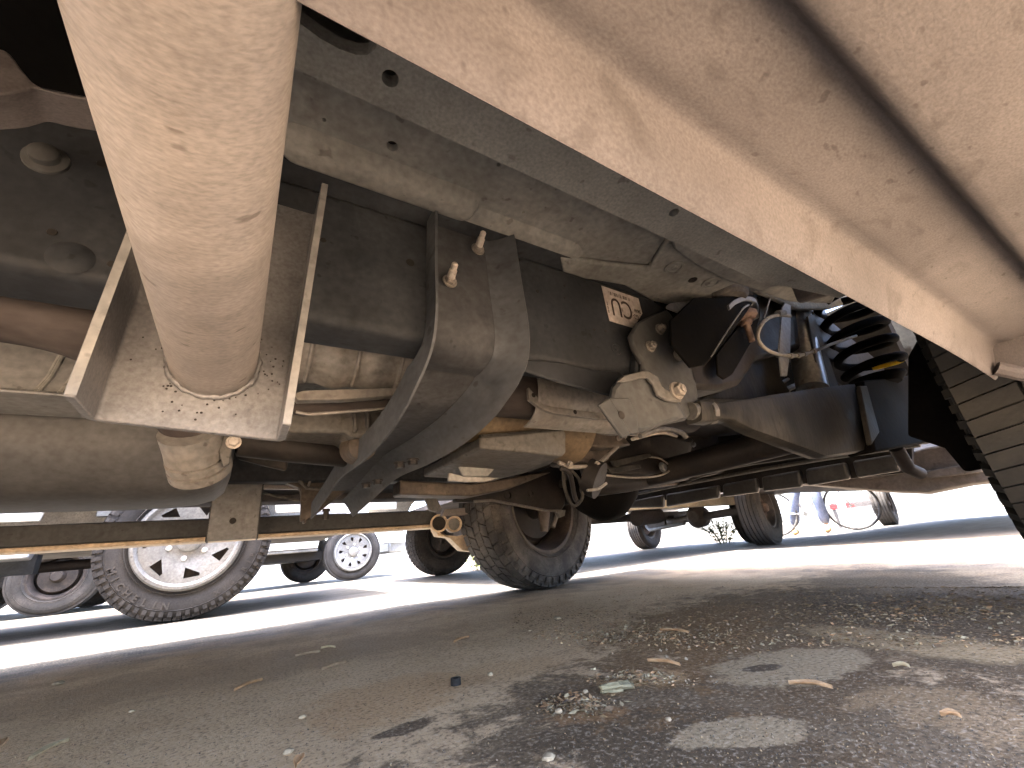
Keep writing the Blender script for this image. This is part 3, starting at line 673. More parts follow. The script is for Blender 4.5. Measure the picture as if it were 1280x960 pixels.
# yellow identification sleeve on the lowest turn nearest the lens
def topx(p):
    d = V(p) - O; q_ = V((vF.x * d.x + vL.x * d.y + vU.x * d.z, vF.y * d.x + vL.y * d.y + vU.y * d.z, vF.z * d.x + vL.z * d.y + vU.z * d.z))
    return CXP + FPX * q_.x / q_.z, CYP + FPX * q_.y / q_.z
best = min((i for i in range(2, 50) if P[i].y < p0.y - .01), key=lambda i: (topx(P[i])[0] - 1112) ** 2 + (topx(P[i])[1] - 452) ** 2)
MB().tube(P[max(0, best - 2):best + 3], .0148, 14).build('spring_tag', 'yellow_tag', sp)
MB().lathe(p0 - V((0, 0, .022)), (0, 0, 1), [(-.02, .0001), (-.02, .055), (0, .072), (.006, .072), (.006, .0001)], 28).build('spring_seat', 'deep_black', T)
MB().lathe(p1, (0, 0, 1), [(-.01, .04), (-.01, .075), (.03, .085), (.08, .085), (.08, .0001)], 28).build('spring_tower', 'frame_grey', T)
# shock absorber
s0 = PY(1016, 488, .50); s1 = PY(992, 376, .52)
MB().tube([s0, s0.lerp(s1, .5), s1], .040, 28).build('shock_absorber', 'shock_silver', T)
MB().tube([s0 - (s1 - s0) * .25, s0], .016, 14).build('shock_rod', 'bolt_dull', T)
for dx in (0, ):
    plate('shock_bracket', [(978, 384), (985, 372), (989, 376), (988, 442), (984, 470), (977, 470), (974, 440)], .455, .004, 'liner_grey', T, bevel=.001)
plate('shock_bracket', [(1010, 395), (1018, 392), (1044, 470), (1052, 492), (1040, 492), (1020, 452)], .47, .006, 'frame_grey', T, bevel=.001)
plate('spring_backing', [(884, 470), (940, 440), (965, 420), (975, 470), (990, 492), (930, 500), (880, 498)], .56, .01, 'arm_grey', T, bevel=.004)
hs = smooth_pts([PY(988, 395, .43), PY(972, 394, .43), (PY(957, 400, .43)), PY(948, 414, .43), PY(949, 427, .43), PY(960, 438, .43), PY(978, 444, .43), PY(1000, 444, .43), PY(1020, 438, .43), PY(1045, 428, .43), PY(1070, 420, .43)], 5)
MB().tube(hs, .0044, 12).build('brake_hose', 'hose_grey', T)
for i in (32, 34, 36, 39):
    MB().tube([hs[i], hs[i].lerp(hs[i + 1], .7)], .0068, 12).build('hose_collar', 'hose_grey', T)
MB().tube([PY(972, 392, .429), PY(980, 391, .429)], .0085, 8).build('hose_fitting', 'cast_alloy', T)
MB().tube([PY(955, 398, .44), PY(962, 375, .46), PY(972, 345, .5)], .0022, 8).build('brake_line', 'hose_grey', T)
for i, (a_, b_) in enumerate((((928, 512), (1000, 478)), ((940, 500), (985, 474)), ((955, 500), (1035, 466)))):
    MB().tube([PY(*a_, .62), PY(*b_, .64)], .006, 8).build('brake_line', 'bolt_dull', T)

# --- body mount: rubber puck, hanging bracket, rusty bolt
c = PY(912, 374, .44)
b = MB(); b.lathe(PY(905, 370, .45), (0, 0, 1), [(-.016, .0001), (-.016, .045), (-.010, .052), (.004, .054), (.006, .050), (.010, .050), (.012, .054), (.030, .054), (.034, .048), (.034, .0001)], 40); b.build('body_mount', 'rubber', T)
# a bent strap: dark outer web, rolled front lip
plate('mount_bracket', [(868, 372), (893, 372), (948, 368), (934, 390), (918, 412), (896, 440), (882, 456), (864, 459), (840, 430), (838, 400)], .425, .006, 'deep_black', T, bevel=.002)
plate('mount_bracket', [(932, 392), (948, 374), (951, 392), (944, 420), (916, 468), (906, 474), (898, 468), (896, 443), (920, 412)], .47, .006, 'deep_black', T, bevel=.002)
lip = smooth_pts([PY(889, 446, .418), PY(905, 420, .418), PY(925, 391, .418), PY(931, 384, .42), PY(938, 381, .43), PY(946, 383, .44), PY(950, 392, .45), PY(950, 400, .455)], 5)
b = MB(); b.tube(lip, [.0014 if i < 12 else .0022 for i in range(len(lip))], 8); b.build('bracket_lip', 'liner_grey', T)
R = smooth_pts([PY(912, 384, .42), PY(920, 377, .42), PY(932, 373, .42), (PY(944, 375, .42)), PY(949, 384, .42), PY(949, 394, .42)], 5)
b = MB(); b.prism([p + V((0, 0, .006)) for p in R] + [p - V((0, 0, .006)) for p in R[::-1]], (0, .035, 0)); b.build('bracket_lip', 'liner_grey', T, bevel=.001)
c = PY(930, 396, .45); bx = V((.05, 0, -1))
b = MB(); b.lathe(c, (.0, 0, 1), [(-.012, .0001), (-.012, .022), (-.004, .030), (.006, .030), (.014, .022), (.014, .0001)], 28); b.build('mount_washer', 'rust', T)
b = MB(); b.lathe(c - V((0, 0, .012)), (.0, 0, -1), [(0, .014), (.010, .013), (.012, .008), (.055, .007), (.058, .0001)], 12); b.build('mount_bolt', 'rust', T)
plate('mount_tin', cr([(690, 290), (705, 280), (840, 262), (850, 275), (842, 300), (848, 315), (800, 348), (760, 330), (690, 302)]), .46, .004, 'shield_alu', T, bevel=.001)
plate('mount_tin', [(945, 358), (958, 366), (950, 373), (942, 368)], .5, .004, 'shield_alu', T, bevel=.001)
plate('inner_shield', [(818, 376), (850, 384), (868, 372), (870, 400), (860, 430), (842, 420), (832, 385)], .49, .004, 'deep_black', T, bevel=.001)
plate('arch_liner', [(935, 330), (1000, 352), (1050, 362), (1075, 375), (1040, 385), (1000, 385), (950, 362), (900, 345)], .45, .02, 'floor_olive', T, bevel=.006)

# --- steering, engine and gearbox underside
def gx(pts): return [(740 + a / 2.909, 520 + b / 2.909) for a, b in pts]
MB().prism([PX(735, 634, 1.9), PX(748, 626, 1.9), PX(840, 607, 1.9), PX(940, 588, 1.9), PX(1020, 574, 1.9), PX(1105, 561, 1.9), PX(1160, 553, 1.9), PX(1160, 520, 1.9), PX(900, 545, 1.9), PX(740, 590, 1.9)], (.05, 0, 0)).build('front_crossmember', 'engine_black', T, bevel=.004)
MB().tube([PX(742, 629, 1.895), PX(840, 608, 1.895), PX(940, 589, 1.895), PX(1020, 575, 1.895), PX(1105, 562, 1.895), PX(1150, 556, 1.895)], .008, 8).build('crossmember_flange', 'cast_alloy', T)
# ribbed air dam panels
q = [PX(760, 632, 2.05), PX(830, 618, 2.05), PX(900, 606, 2.05), PX(948, 597, 2.05), PX(1002, 587, 2.05), PX(1060, 577, 2.05), PX(1125, 566, 2.05)]
q2 = [PX(764, 636, 2.05), PX(830, 634, 2.05), PX(900, 622, 2.05), PX(950, 615, 2.05), PX(1005, 608, 2.05), PX(1066, 598, 2.05), PX(1130, 588, 2.05)]
for i in range(len(q) - 1):
    gp = .012; a_, b_ = q[i], q[i + 1]; c_, d_ = q2[i + 1], q2[i]; dv = (b_ - a_).normalized() * gp
    MB().prism([a_ + dv, b_ - dv, c_ - dv, d_ + dv], (.03, 0, 0)).build('air_dam_panel', 'plastic_black', T, bevel=.010, seg=3)
MB().prism([PX(750, 625, 2.085), PX(900, 595, 2.085), PX(1140, 545, 2.085), PX(1140, 590, 2.085), PX(900, 616, 2.085), PX(760, 634, 2.085)], (.02, 0, 0)).build('air_dam', 'engine_black', T)
# front bumper
R = []
for (px, yt, yb) in ((925, 596, 606), (1000, 590, 607), (1060, 590, 612), (1110, 575, 616), (1160, 560, 618), (1215, 552, 607), (1262, 548, 602), (1290, 545, 600)):
    a_ = PX(px, yt, 2.2); b_ = PX(px, yb, 2.2)
    R.append([a_, b_ + V((.0, 0, .01)), b_ + V((.03, 0, 0)), b_ + V((.12, 0, .02)), a_ + V((.16, 0, .05)), a_ + V((.10, 0, .06))])
MB().rings(R).build('front_bumper', 'bumper_rust', T, ang=50, bevel=.006)
for pts in ([(1150, 590), (1190, 583), (1225, 578), (1228, 590), (1160, 598)], [(1060, 592), (1120, 583), (1140, 588), (1080, 600)]):
    plate('bumper_brace', pts, 2.17, .03, 'bumper_rust', T, axis='X', bevel=.004)
plate('bumper_brace', [(1170, 545), (1205, 543), (1205, 558), (1182, 562)], 2.0, .02, 'frame_grey', T, axis='X')
# knuckle and steering pieces by the near wheel
MB().tube([PX(1120, 560, 1.6), PX(1135, 585, 1.65), PX(1150, 592, 1.7)], .018, 12).build('steering_arm', 'rust_pipe', T)
plate('tow_bracket', [(1168, 546), (1200, 548), (1202, 556), (1184, 562), (1172, 556)], 1.7, .02, 'cast_alloy', T, axis='X')
# oil pan and cooler parts
plate('engine_block', [(760, 520), (900, 520), (1000, 540), (1050, 560), (980, 575), (900, 592), (800, 612), (755, 618), (745, 590), (735, 560)], 1.15, .10, 'engine_black', T, bevel=.03)
R = []
for (Yv, k, dz) in ((1.12, 1.0, 0), (1.09, .97, 0), (1.07, .9, 0)):
    R.append([PY(815 + (a - 815) * k, 568 + (b_ - 568) * k, Yv) for a, b_ in ((752, 545), (830, 540), (868, 548), (862, 570), (842, 590), (800, 597), (765, 594), (745, 580))])
MB().rings(R).build('oil_pan', 'engine_black', T, ang=40, bevel=.01)
MB().tube(smooth_pts([PY(742, 592, 1.04), PY(775, 596, 1.04), PY(800, 597, 1.04), PY(826, 594, 1.04), PY(838, 585, 1.04), PY(822, 572, 1.04), PY(790, 572, 1.04)], 4), .0035, 8).build('pan_flange', 'bolt_dull', T)
bolt(PY(828, 584, 1.03), (0, -1, 0), .014, .012, 'shock_silver', T)
bolt(PY(866, 556, 1.0), (0, -1, 0), .008, .010, 'shock_silver', T)
plate('pan_rib', [(765, 576), (812, 566), (815, 571), (770, 584)], 1.03, .01, 'arm_grey', T)
plate('pan_rib', [(760, 585), (800, 580), (802, 585), (765, 592)], 1.03, .01, 'arm_grey', T)
MB().tube(smooth_pts([PY(800, 545, .62), PY(825, 536, .62), PY(850, 540, .62), PY(858, 547, .62)], 4), .006, 8).build('cooler_line', 'cast_alloy', T)
MB().tube(smooth_pts([PY(790, 549, .64), PY(825, 541, .64), PY(846, 545, .64)], 4), .004, 8).build('cooler_line', 'bolt_dull', T)
MB().tube(smooth_pts([PY(945, 528, .7), PY(925, 555, .85), PY(900, 585, 1.0), PY(880, 592, 1.1), PY(858, 600, 1.2)], 5), .012, 10).build('sway_bar', 'arm_grey', T)
MB().tube([PY(735, 615, 1.45), PY(800, 600, 1.3), PY(880, 590, 1.15)], .02, 10).build('tie_rod', 'engine_brown', T)
plate('skid_plate', [(735, 612), (790, 597), (850, 592), (868, 590), (860, 604), (800, 612), (745, 628)], 1.42, .02, 'engine_brown', T, bevel=.003)
# catalytic converter shield
R = []; A_, B_ = PY(672, 478, .66), PY(800, 498, .66)
ax = V((1, 0, 0)); cc = (A_ + B_) / 2
def half_shell(c0, L_, rad, th, a0, a1, name, m, n=18, ribs=0, ry=1.0):
    b = MB(); R = []
    steps = 2 if not ribs else ribs * 4
    for i in range(steps + 1):
        x = c0.x + L_ * i / steps; rr = rad * (1 + (.085 if ribs and i % 4 in (1, 2) else 0))
        ring = [V((x, c0.y - ry * rr * math.cos(a0 + (a1 - a0) * j / n), c0.z + rr * math.sin(a0 + (a1 - a0) * j / n))) for j in range(n + 1)]
        ring += [V((x, c0.y - ry * (rr - th) * math.cos(a0 + (a1 - a0) * j / n), c0.z + (rr - th) * math.sin(a0 + (a1 - a0) * j / n))) for j in range(n, -1, -1)]
        R.append(ring)
    return b.rings(R).build(name, m, T, ang=40)
cA = PY(668, 482, .66); cA = V((cA.x, .72, cA.z))
half_shell(cA, .36, .075, .003, -1.5, 1.3, 'exhaust_shield', 'shield_alu')
plate('shield_flange', fx([(430, 0), (470, -30), (530, -5), (575, 45), (720, 70), (1000, 110), (1250, 150), (1250, 175), (1000, 135), (860, 120), (745, 105), (690, 80), (620, 40)]) if False else [(661, 484), (668, 492), (680, 506), (700, 510), (765, 518), (768, 525), (730, 522), (690, 516), (676, 510), (662, 499)], .655, .01, 'shield_alu', T, bevel=.001)
for q in ((668, 496), (719, 517), (792, 528)):
    pass
for (px, py) in ((667, 494), (719, 515)):
    MB().lathe(PY(px, py, .654), (0, -1, 0), [(0, .005), (.0006, .0045), (.0006, .0001)], 12).build('flange_hole', 'engine_black', T)
MB().tube([V((.35, .72, cA.z)), V((1.1, .74, cA.z + .01))], .052, 28).build('exhaust_pipe', 'rust_pipe', T)
# gearbox
b = MB(); b.lathe(PY(640, 520, .95), (1, 0, 0), [(-.22, .0001), (-.22, .11), (-.05, .115), (.12, .12), (.18, .13), (.20, .13), (.20, .0001)], 40); b.build('gearbox_bell', 'tan_cast', T, ang=30)
MB().tube(smooth_pts([PY(600, 547, .83), PY(650, 543, .83), PY(685, 538, .83), PY(708, 530, .83), PY(720, 520, .83)], 5), .007, 8).build('bell_flange', 'cast_alloy', T)
def boxy(name, top, bot, Y0, Y1, m, bevel=.01):
    a_ = [PY(*p, Y0) for p in top]; 
    return MB().prism(a_, (0, Y1 - Y0, 0)).build(name, m, T, bevel=bevel, seg=3)
boxy('gearbox_pan', [(600, 546), (704, 536), (708, 541), (708, 566), (703, 571), (655, 565), (600, 560)], None, .80, 1.15, 'cast_alloy', .006)
b = MB(); ring = [PY(596, 562, .82), PY(700, 568, .82), PY(690, 580, 1.0), PY(655, 592, 1.1), PY(625, 599, 1.15), PY(572, 600, 1.1), PY(560, 580, 1.0)]
b.prism(ring, (0, .05, .03)); b.build('gearbox_sump', 'cast_alloy', T, bevel=.008, seg=3)
plate('sump_window', fx([(20, 540), (180, 445), (280, 455), (365, 540), (270, 645), (60, 640)]), .99, .01, 'floor_olive', T, bevel=.003)
plate('sump_lip', fx([(-60, 610), (60, 640), (270, 650), (370, 655), (250, 690), (100, 690), (-60, 680)]), 1.0, .01, 'wheel_silver', T, bevel=.002)
plate('crossmember_brown', [(500, 600), (590, 605), (650, 595), (690, 590), (640, 610), (590, 620), (500, 618)], 1.35, .08, 'engine_brown', T, bevel=.006)
MB().tube(smooth_pts([PY(700, 585, .9), PY(712, 592, .9), PY(718, 620, .95), PY(722, 628, .95)], 4), .007, 8).build('loom', 'engine_black', T)
MB().tube(smooth_pts([PY(704, 585, .92), PY(706, 610, .95), PY(716, 632, .97), PY(728, 622, .97), PY(724, 600, .95), PY(714, 588, .93)], 5), .005, 8).build('loom', 'arm_grey', T)
b = MB(); b.lathe(PY(742, 598, .95), (.2, -.3, -.2), [(-.02, .0001), (-.02, .055), (.02, .055), (.02, .0001)], 28); o = b.build('oil_filter', 'engine_black', T)
MB().tube(smooth_pts([PY(734, 613, .9), PY(748, 611, .9), PY(758, 604, .9)], 4), .004, 8).build('filter_rim', 'wheel_silver', T)
plate('engine_mount', [(710, 545), (745, 540), (770, 552), (762, 575), (740, 582), (705, 578)], .98, .08, 'engine_brown', T, bevel=.01)
MB().tube([PY(698, 578, .93), PY(712, 584, .93), PY(735, 583, .93), PY(750, 578, .93), PY(770, 560, .93), PY(782, 545, .93)], .006, 10).build('mount_arm', 'bolt_dull', T)
for p_ in ((712, 580), (746, 580), (668, 538), (706, 548), (773, 548)): bolt(PY(*p_, .915), (0, -1, -.2), .0065, .010, 'bolt_dull', T)
plate('gearbox_housing', [(715, 532), (745, 532), (775, 540), (790, 556), (760, 560), (712, 556)], .92, .05, 'engine_brown', T, bevel=.006)
MB().tube(smooth_pts([PY(735, 525, .72), PY(745, 538, .72), PY(768, 542, .72), PY(785, 536, .72)], 4), .006, 8).build('cooler_line', 'cast_alloy', T)

# --- shields, tanks and pipes at the left
LIN = .86
MB().prism([V((-1.5, LIN, .70)), V((-1.5, LIN, .60)), V((-1.5, LIN - .02, .50)), V((-1.5, LIN - .035, .47)), V((-1.5, LIN - .06, .462)), V((-1.5, LIN - .06, .458)), V((-1.5, LIN + .05, .458)), V((-1.5, LIN + .05, .70))], (1.46, 0, 0)).build('tunnel_liner', 'liner_grey', T, bevel=.003)
for px, py in ((72, 440), (103, 355), (127, 355)):
    p = PY(px, py, LIN - .02); x_ = p.x
    MB().tube([(x_ + .010, LIN - .0005, .66), (x_ + .006, LIN - .0005, .601), (x_, LIN - .0205, .50), (x_ - .003, LIN - .0355, .471)], .0035, 8).build('liner_seam', 'floor_olive', T)
MB().tube(smooth_pts([PY(-160, 362, .66), PY(-60, 372, .66), PY(0, 384, .66), (PY(60, 396, .66)), PY(110, 412, .66), PY(160, 440, .70), PY(215, 490, .78), PY(243, 540, .82), PY(255, 585, .86)], 6), [.040] * 49, 28).build('exhaust_pipe', 'rust_pipe', T)
b = MB(); c0 = PY(243, 558, .82); c1 = PY(252, 590, .86); d = (c1 - c0)
b.tube([c0 + d * t for t in (-.6, 0, .28, .29, .36, .37, .6, .61, .68, .69, .95, 1.05)], [.041, .041, .042, .039, .039, .043, .043, .040, .040, .044, .044, .036], 32)
b.build('pipe_coupling', 'shield_alu', T, ang=30)
plate('coupling_clamp', [(281, 541), (297, 543), (298, 558), (290, 560), (287, 580), (279, 584), (272, 560)], .80, .012, 'cast_alloy', T, bevel=.002)
bolt(PY(292, 553, .79), (0, -1, 0), .008, .01, 'bolt_bright', T)
# big silencer / tank
R = []
def oval(x, cy, cz, ry, rz, n=32):
    return [V((x, cy + ry * math.copysign(abs(math.cos(2 * PI * j / n)) ** .8, math.cos(2 * PI * j / n)), cz + rz * math.copysign(abs(math.sin(2 * PI * j / n)) ** .8, math.sin(2 * PI * j / n)))) for j in range(n)]
pl = PY(0, 613, 1.05); cz = .455
for (x, k) in ((-1.6, 1), (-.32, 1), (-.20, 1), (-.13, .985), (-.085, .94), (-.055, .86), (-.038, .72), (-.03, .45), (-.028, .01)):
    R.append(oval(x, 1.14, .345 + .115, .20 * k, .115 * k))
MB().rings(R).build('fuel_tank', 'tank_grey', T, ang=60)
MB().box((-1.6, 1.05, .3455), (-.20, 1.18, .3475)).build('tank_seam', 'tank_grey', T) if False else None
# ribbed heat shield to the right of the plate
cS = V((.02, .80, .592))
half_shell(cS, .42, .078, .003, -1.45, 1.2, 'heat_shield', 'shield_alu', ribs=6)
for x_ in (.075, .115, .155, .195, .235):
    MB().tube([V((x_ + .004 * math.sin(a_), cS.y - .0795 * math.cos(a_), cS.z + .0795 * math.sin(a_))) for a_ in [-1.35 + .2 * j for j in range(13)]], .0045, 8).build('shield_rib', 'shield_alu', T)
plate('shield_flange', [(366, 492), (380, 488), (515, 484), (512, 493), (430, 499), (372, 500)], .735, .02, 'shield_alu', T, bevel=.001)
plate('tunnel_brace', [(366, 500), (380, 497), (500, 490), (515, 492), (496, 509), (380, 517), (368, 514)], .78, .02, 'rust_pipe', T, bevel=.002)
MB().tube([PY(370, 515, .775), PY(385, 518, .775), PY(496, 510, .775)], .003, 8).build('brace_edge', 'shield_alu', T)
plate('transfer_case', [(358, 517), (420, 514), (438, 513), (490, 512), (500, 520), (478, 540), (440, 548), (432, 541), (358, 540)], .90, .20, 'cast_alloy', T, bevel=.006)
for px in (442, 458, 478): plate('case_rib', [(px, 512), (px + 4, 512), (px + 6, 538), (px + 1, 540)], .885, .02, 'cast_alloy', T, bevel=.003)
b = MB(); b.lathe(PY(448, 560, .95), (.1, -1, -.1), [(-.02, .0001), (-.02, .035), (.03, .03), (.035, .02), (.035, .0001)], 24); b.build('case_plug', 'engine_brown', T)
plate('frame_crossmember', [(298, 545), (362, 541), (440, 545), (470, 575), (450, 600), (380, 655), (376, 610), (350, 600), (296, 582)], 1.66, .05, 'engine_brown', T, bevel=.008)
def hx(pts): return [(180 + a / 4.2667, 520 + b / 4.2667) for a, b in pts]
MB().tube([PY(*p, 1.64) for p in hx([(430, 235), (520, 240), (640, 265), (740, 290), (790, 305), (870, 385), (950, 390)])], .0065, 8).build('crossmember_flange', 'cast_alloy', T)
MB().tube([PY(*p, 1.64) for p in hx([(870, 385), (915, 280)])], .004, 8).build('crossmember_rib', 'bolt_dull', T)
plate('crossmember_web', hx([(840, 385), (960, 395), (930, 470), (840, 565), (832, 560)]), 1.66, .015, 'engine_brown', T, bevel=.002)
plate('shaft_cover', hx([(520, 100), (740, 120), (790, 140), (760, 290), (640, 262), (500, 225), (480, 180)]), 1.085, .02, 'engine_black', T, bevel=.006)
MB().tube([PY(300, 552, 1.0), PY(362, 560, 1.0), PY(430, 568, 1.05)], .03, 20).build('drive_shaft', 'engine_black', T)

# --- far side: rail bracket, sill, step bar
FY = 2.06
MB().prism([V((-2.5, FY, .475)), V((-2.5, FY, .60)), V((-2.5, 2.16, .66)), V((-2.5, 2.18, .50)), V((-2.5, 2.13, .465))], (3.55, 0, 0)).build('far_rocker', 'body_dust', T, bevel=.008)
MB().prism([V((-2.5, 1.72, .60)), V((-2.5, FY, .52)), V((-2.5, FY, .50)), V((-2.5, 1.72, .58))], (3.3, 0, 0)).build('far_sill', 'frame_grey', T)
for px, py in ((175, 617), (149, 627)):
    p = PY(px, py, FY - .001); MB().lathe(p, (0, -1, 0), [(0, .015), (.002, .014), (.002, .0001)], 16).build('rocker_hole', 'engine_black', T)
p0_ = PY(9, 668, FY + .02)
bar = MB(); z0, z1 = .338, .415
sb = MB().box((-.655, FY - .0, z0 + .01), (.835, FY + .085, z1)).build('step_bar', 'frame_grey', T, bevel=.006, label='flat rusty brown step bar on the far side')
MB().box((-.70, FY - .012, z0 - .008), (.845, FY + .10, z0 + .008)).build('step_bar_lip', 'lit_tan', T, bevel=.006)
MB().tube([(-.66, FY + .03, .378), (-1.4, FY + .03, .378)], .042, 24).build('step_tube', 'tube_steel', T)
# twin open pipe ends
for (px, py, rr, mm) in ((549, 654, .042, 'engine_black'), (568, 655, .038, 'floor_olive')):
    p = PY(px, py, FY - .07)
    b = MB(); b.lathe(p, (-.36, -1, -.04), [(-.16, rr), (0, rr), (.002, rr - .003), (0, rr - .009), (-.10, rr - .009)], 28); b.build('pipe_end', 'lit_tan', T, ang=30)
    b = MB(); b.lathe(p, (-.36, -1, -.04), [(-.05, rr - .009), (-.05, .0001)], 24); b.build('pipe_plug', mm, T)
plate('pipe_cradle', [(541, 655), (545, 664), (556, 669), (572, 670), (580, 668), (600, 672), (598, 690), (578, 688), (562, 672), (548, 670)], FY + .01, .06, 'lit_tan', T, bevel=.004)
plate('channel_bracket', [(269, 594), (329, 597), (321, 673), (256, 677)], 1.75, .006, 'liner_grey', T, bevel=.002, label='grey channel plate on the far step bar with one small hole')
MB().lathe(PY(291, 651, 1.7495), (0, -1, 0), [(0, .010), (.002, .009), (.002, .0001)], 16).build('bracket_hole', 'engine_black', T)
for a_, b_ in (((269, 594), (256, 677)), ((329, 597), (321, 673))):
    P = [PY(*a_, 1.75), PY(*b_, 1.75)]; MB().prism([P[0], P[1], P[1] + V((.004, 0, 0)), P[0] + V((.004, 0, 0))], (0, .10, 0)).build('bracket_flange', 'frame_grey', T)
MB().tube([(-.03, 1.78, .40), (-.03, FY + .01, .385)], .036, 24).build('step_tube', 'tube_steel', T)
plate('far_bracket_top', hx([(290, 310), (735, 308), (730, 332), (290, 325)]), 1.72, .03, 'tube_steel', T, bevel=.003)
plate('hook_clamp', hx([(265, 340), (320, 335), (318, 405), (350, 420), (355, 445), (290, 465), (258, 420)]), 1.68, .03, 'cast_alloy', T, bevel=.004)
plate('far_crossbrace', hx([(640, 365), (840, 372), (838, 390), (640, 388)]), 1.72, .02, 'tube_steel', T, bevel=.002)
MB().tube([PY(*p, 1.70) for p in hx([(640, 412), (720, 432), (830, 452)])], .004, 8).build('brake_line', 'cast_alloy', T)
plate('far_strut', [(528, 616), (543, 618), (553, 636), (546, 640), (538, 638)], 1.75, .02, 'cast_alloy', T, bevel=.002)
plate('far_link', [(556, 636), (600, 634), (600, 643), (552, 645)], 1.95, .03, 'tube_steel', T, bevel=.003)

# --- cab and bed shell (gives the truck its size, shade and outer sides)
def shell(parent, x0, x1, y0, y1, zb, zt, arches, m, th=.02, nose=None):
    """two side panels with wheel arches, ends, floor of the upper body"""
    def side(y, s):
        P = [V((x0, y, zb)), V((x0, y, zt))]
        P += [V((x1 - .15, y, zt)), V((x1, y, zt - .18)), V((x1, y, zb))]
        for (cx, r_) in sorted(arches, key=lambda a: -a[0]):
            for j in range(11):
                t = PI * j / 10; P.append(V((cx + r_ * math.cos(t), y, zb + max(0, r_ * .9 * math.sin(t)) + .001)))
        MB().prism(P, (0, s * th, 0)).build('side_panel', m, parent, bevel=.004)
    side(y0, 1); side(y1, -1)
    MB().box((x0, y0 + th, zt - .02), (x1 - .2, y1 - th, zt)).build('deck', m, parent)
def cabin(parent, x0, x1, y0, y1, z0, z1, m):
    a = [V((x0, y0 + .02, z0)), V((x1, y0 + .02, z0)), V((x1, y1 - .02, z0)), V((x0, y1 - .02, z0))]
    dx = (x1 - x0) * .16
    t = [V((x0 + dx * .5, y0 + .14, z1)), V((x1 - dx, y0 + .14, z1)), V((x1 - dx, y1 - .14, z1)), V((x0 + dx * .5, y1 - .14, z1))]
    MB().rings([a, t]).build('cabin_glass', 'glass_dark', parent, smooth=False)
    MB().rings([[p + V((0, 0, .001)) for p in t], [p + V((0, 0, .05)) for p in t]]).build('roof', m, parent, bevel=.02)
    for i in range(4):
        MB().tube([a[i], t[i]], .03, 8).build('pillar', m, parent)
shell(T, -3.1, 2.30, -.145, 2.17, .58, 1.12, [(AX, .455), (-2.1, .46)], 'paint_truck')
cabin(T, -1.2, .75, -.10, 2.12, 1.12, 1.75, 'paint_truck')
MB().box((-3.1, -.12, .60), (-3.08, 2.15, 1.1)).build('tailgate', 'paint_truck', T)
MB().box((2.22, .0, .62), (2.26, 2.0, 1.0)).build('grille', 'plastic_black', T)
MB().box((-1.45, .22, .80), (.95, 1.95, .82)).build('upper_floor', 'engine_black', T)
MB().box((-3.0, .10, .72), (-1.35, 2.0, .74)).build('bed_floor', 'frame_black', T)
MB().box((.93, .25, .62), (.95, 1.95, 1.05)).build('firewall', 'engine_black', T) if False else None
# inner wings round the engine bay
for y in (.62, 1.56): MB().box((1.0, y, .78), (2.1, y + .02, 1.08)).build('inner_wing', 'engine_black', T)
MB().box((1.05, .75, .60), (1.85, 1.45, .98)).build('engine', 'engine_black', T, bevel=.03)
MB().box((2.12, .45, .55), (2.18, 1.75, 1.05)).build('radiator', 'engine_black', T)

b = MB(); R = []
for y in (-.12, .36):
    pass
ringo = [V((AX + .03 + .475 * math.cos(math.radians(a_)), 0, .42 + .475 * math.sin(math.radians(a_)))) for a_ in range(100, 162, 6)]
ringi = [V((AX + .03 + .465 * math.cos(math.radians(a_)), 0, .42 + .465 * math.sin(math.radians(a_)))) for a_ in range(100, 162, 6)][::-1]
b.prism([p + V((0, -.12, 0)) for p in ringo + ringi], (0, .33, 0)); b.build('added_well_liner', 'plastic_black', T)  # added partial liner, shaped to keep daylight off the arm
# wheels of the truck
def wheel(parent, c, r, wd, rim, steer=0, m='rubber', rimm='wheel_dark', rows=(5, 42), lug=.012, inner=True, name='wheel', plab=None):
    w_ = bpy.data.objects.new(name, None); C.objects.link(w_); w_.parent = parent; w_.empty_display_size = .1; w_.location = V(c) - V(parent.location)
    ty = tyre(w_, c, r, wd, rim, steer, m, rows, lug)
    rim_barrel(w_, c, rim, wd, steer, rimm)
    f, a = wheel_axes(steer); 
    return w_, f, a
def hub_inner(w_, c, f, a, rim, m='wheel_dark', m2='rust', side=-1, off=.02):
    c = V(c); b = MB(); s = side
    b.lathe(c, a * s, [(-.06, rim * .97), (-.055, rim * .9), (-.03, rim * .55), (-.02, rim * .3), (-.02, .0001)], 48, ref=f); b.build('wheel_disc', m, w_)
    b = MB(); b.lathe(c, a * s, [(-.02, rim * .72), (.01, rim * .75), (.03, rim * .70), (.03, rim * .3), (.06, rim * .28), (.09, rim * .2), (.09, .0001)], 40, ref=f); b.build('brake_drum', m2, w_)
wn, f, a = wheel(T, (AX + .02, .100, .408), .408, .255, .225, 5, 'rubber_tread', rows=(3, 84))
hub_inner(wn, (AX + .02, .100, .408), f, a, .225, side=1)
WF = (1.345, 1.985, .405)
wf, f, a = wheel(T, WF, .405, .26, .235, 13, 'rubber', rows=(5, 44), lug=.011)
hub_inner(wf, WF, f, a, .235, m2='engine_black')
b = MB(); b.tube([V(WF) + V((0, -.13, .0)), V(WF) + V((-.02, -.15, -.06)), V(WF) + V((-.03, -.15, -.14))], [.035, .03, .018], 14); b.build('knuckle', 'bumper_rust', wf)
b = MB(); b.tube([V(WF) + V((.02, -.13, .02)), V(WF) + V((.07, -.15, -.05)), V(WF) + V((.02, -.16, -.12))], .012, 10); b.build('ball_joint', 'bumper_rust', wf)
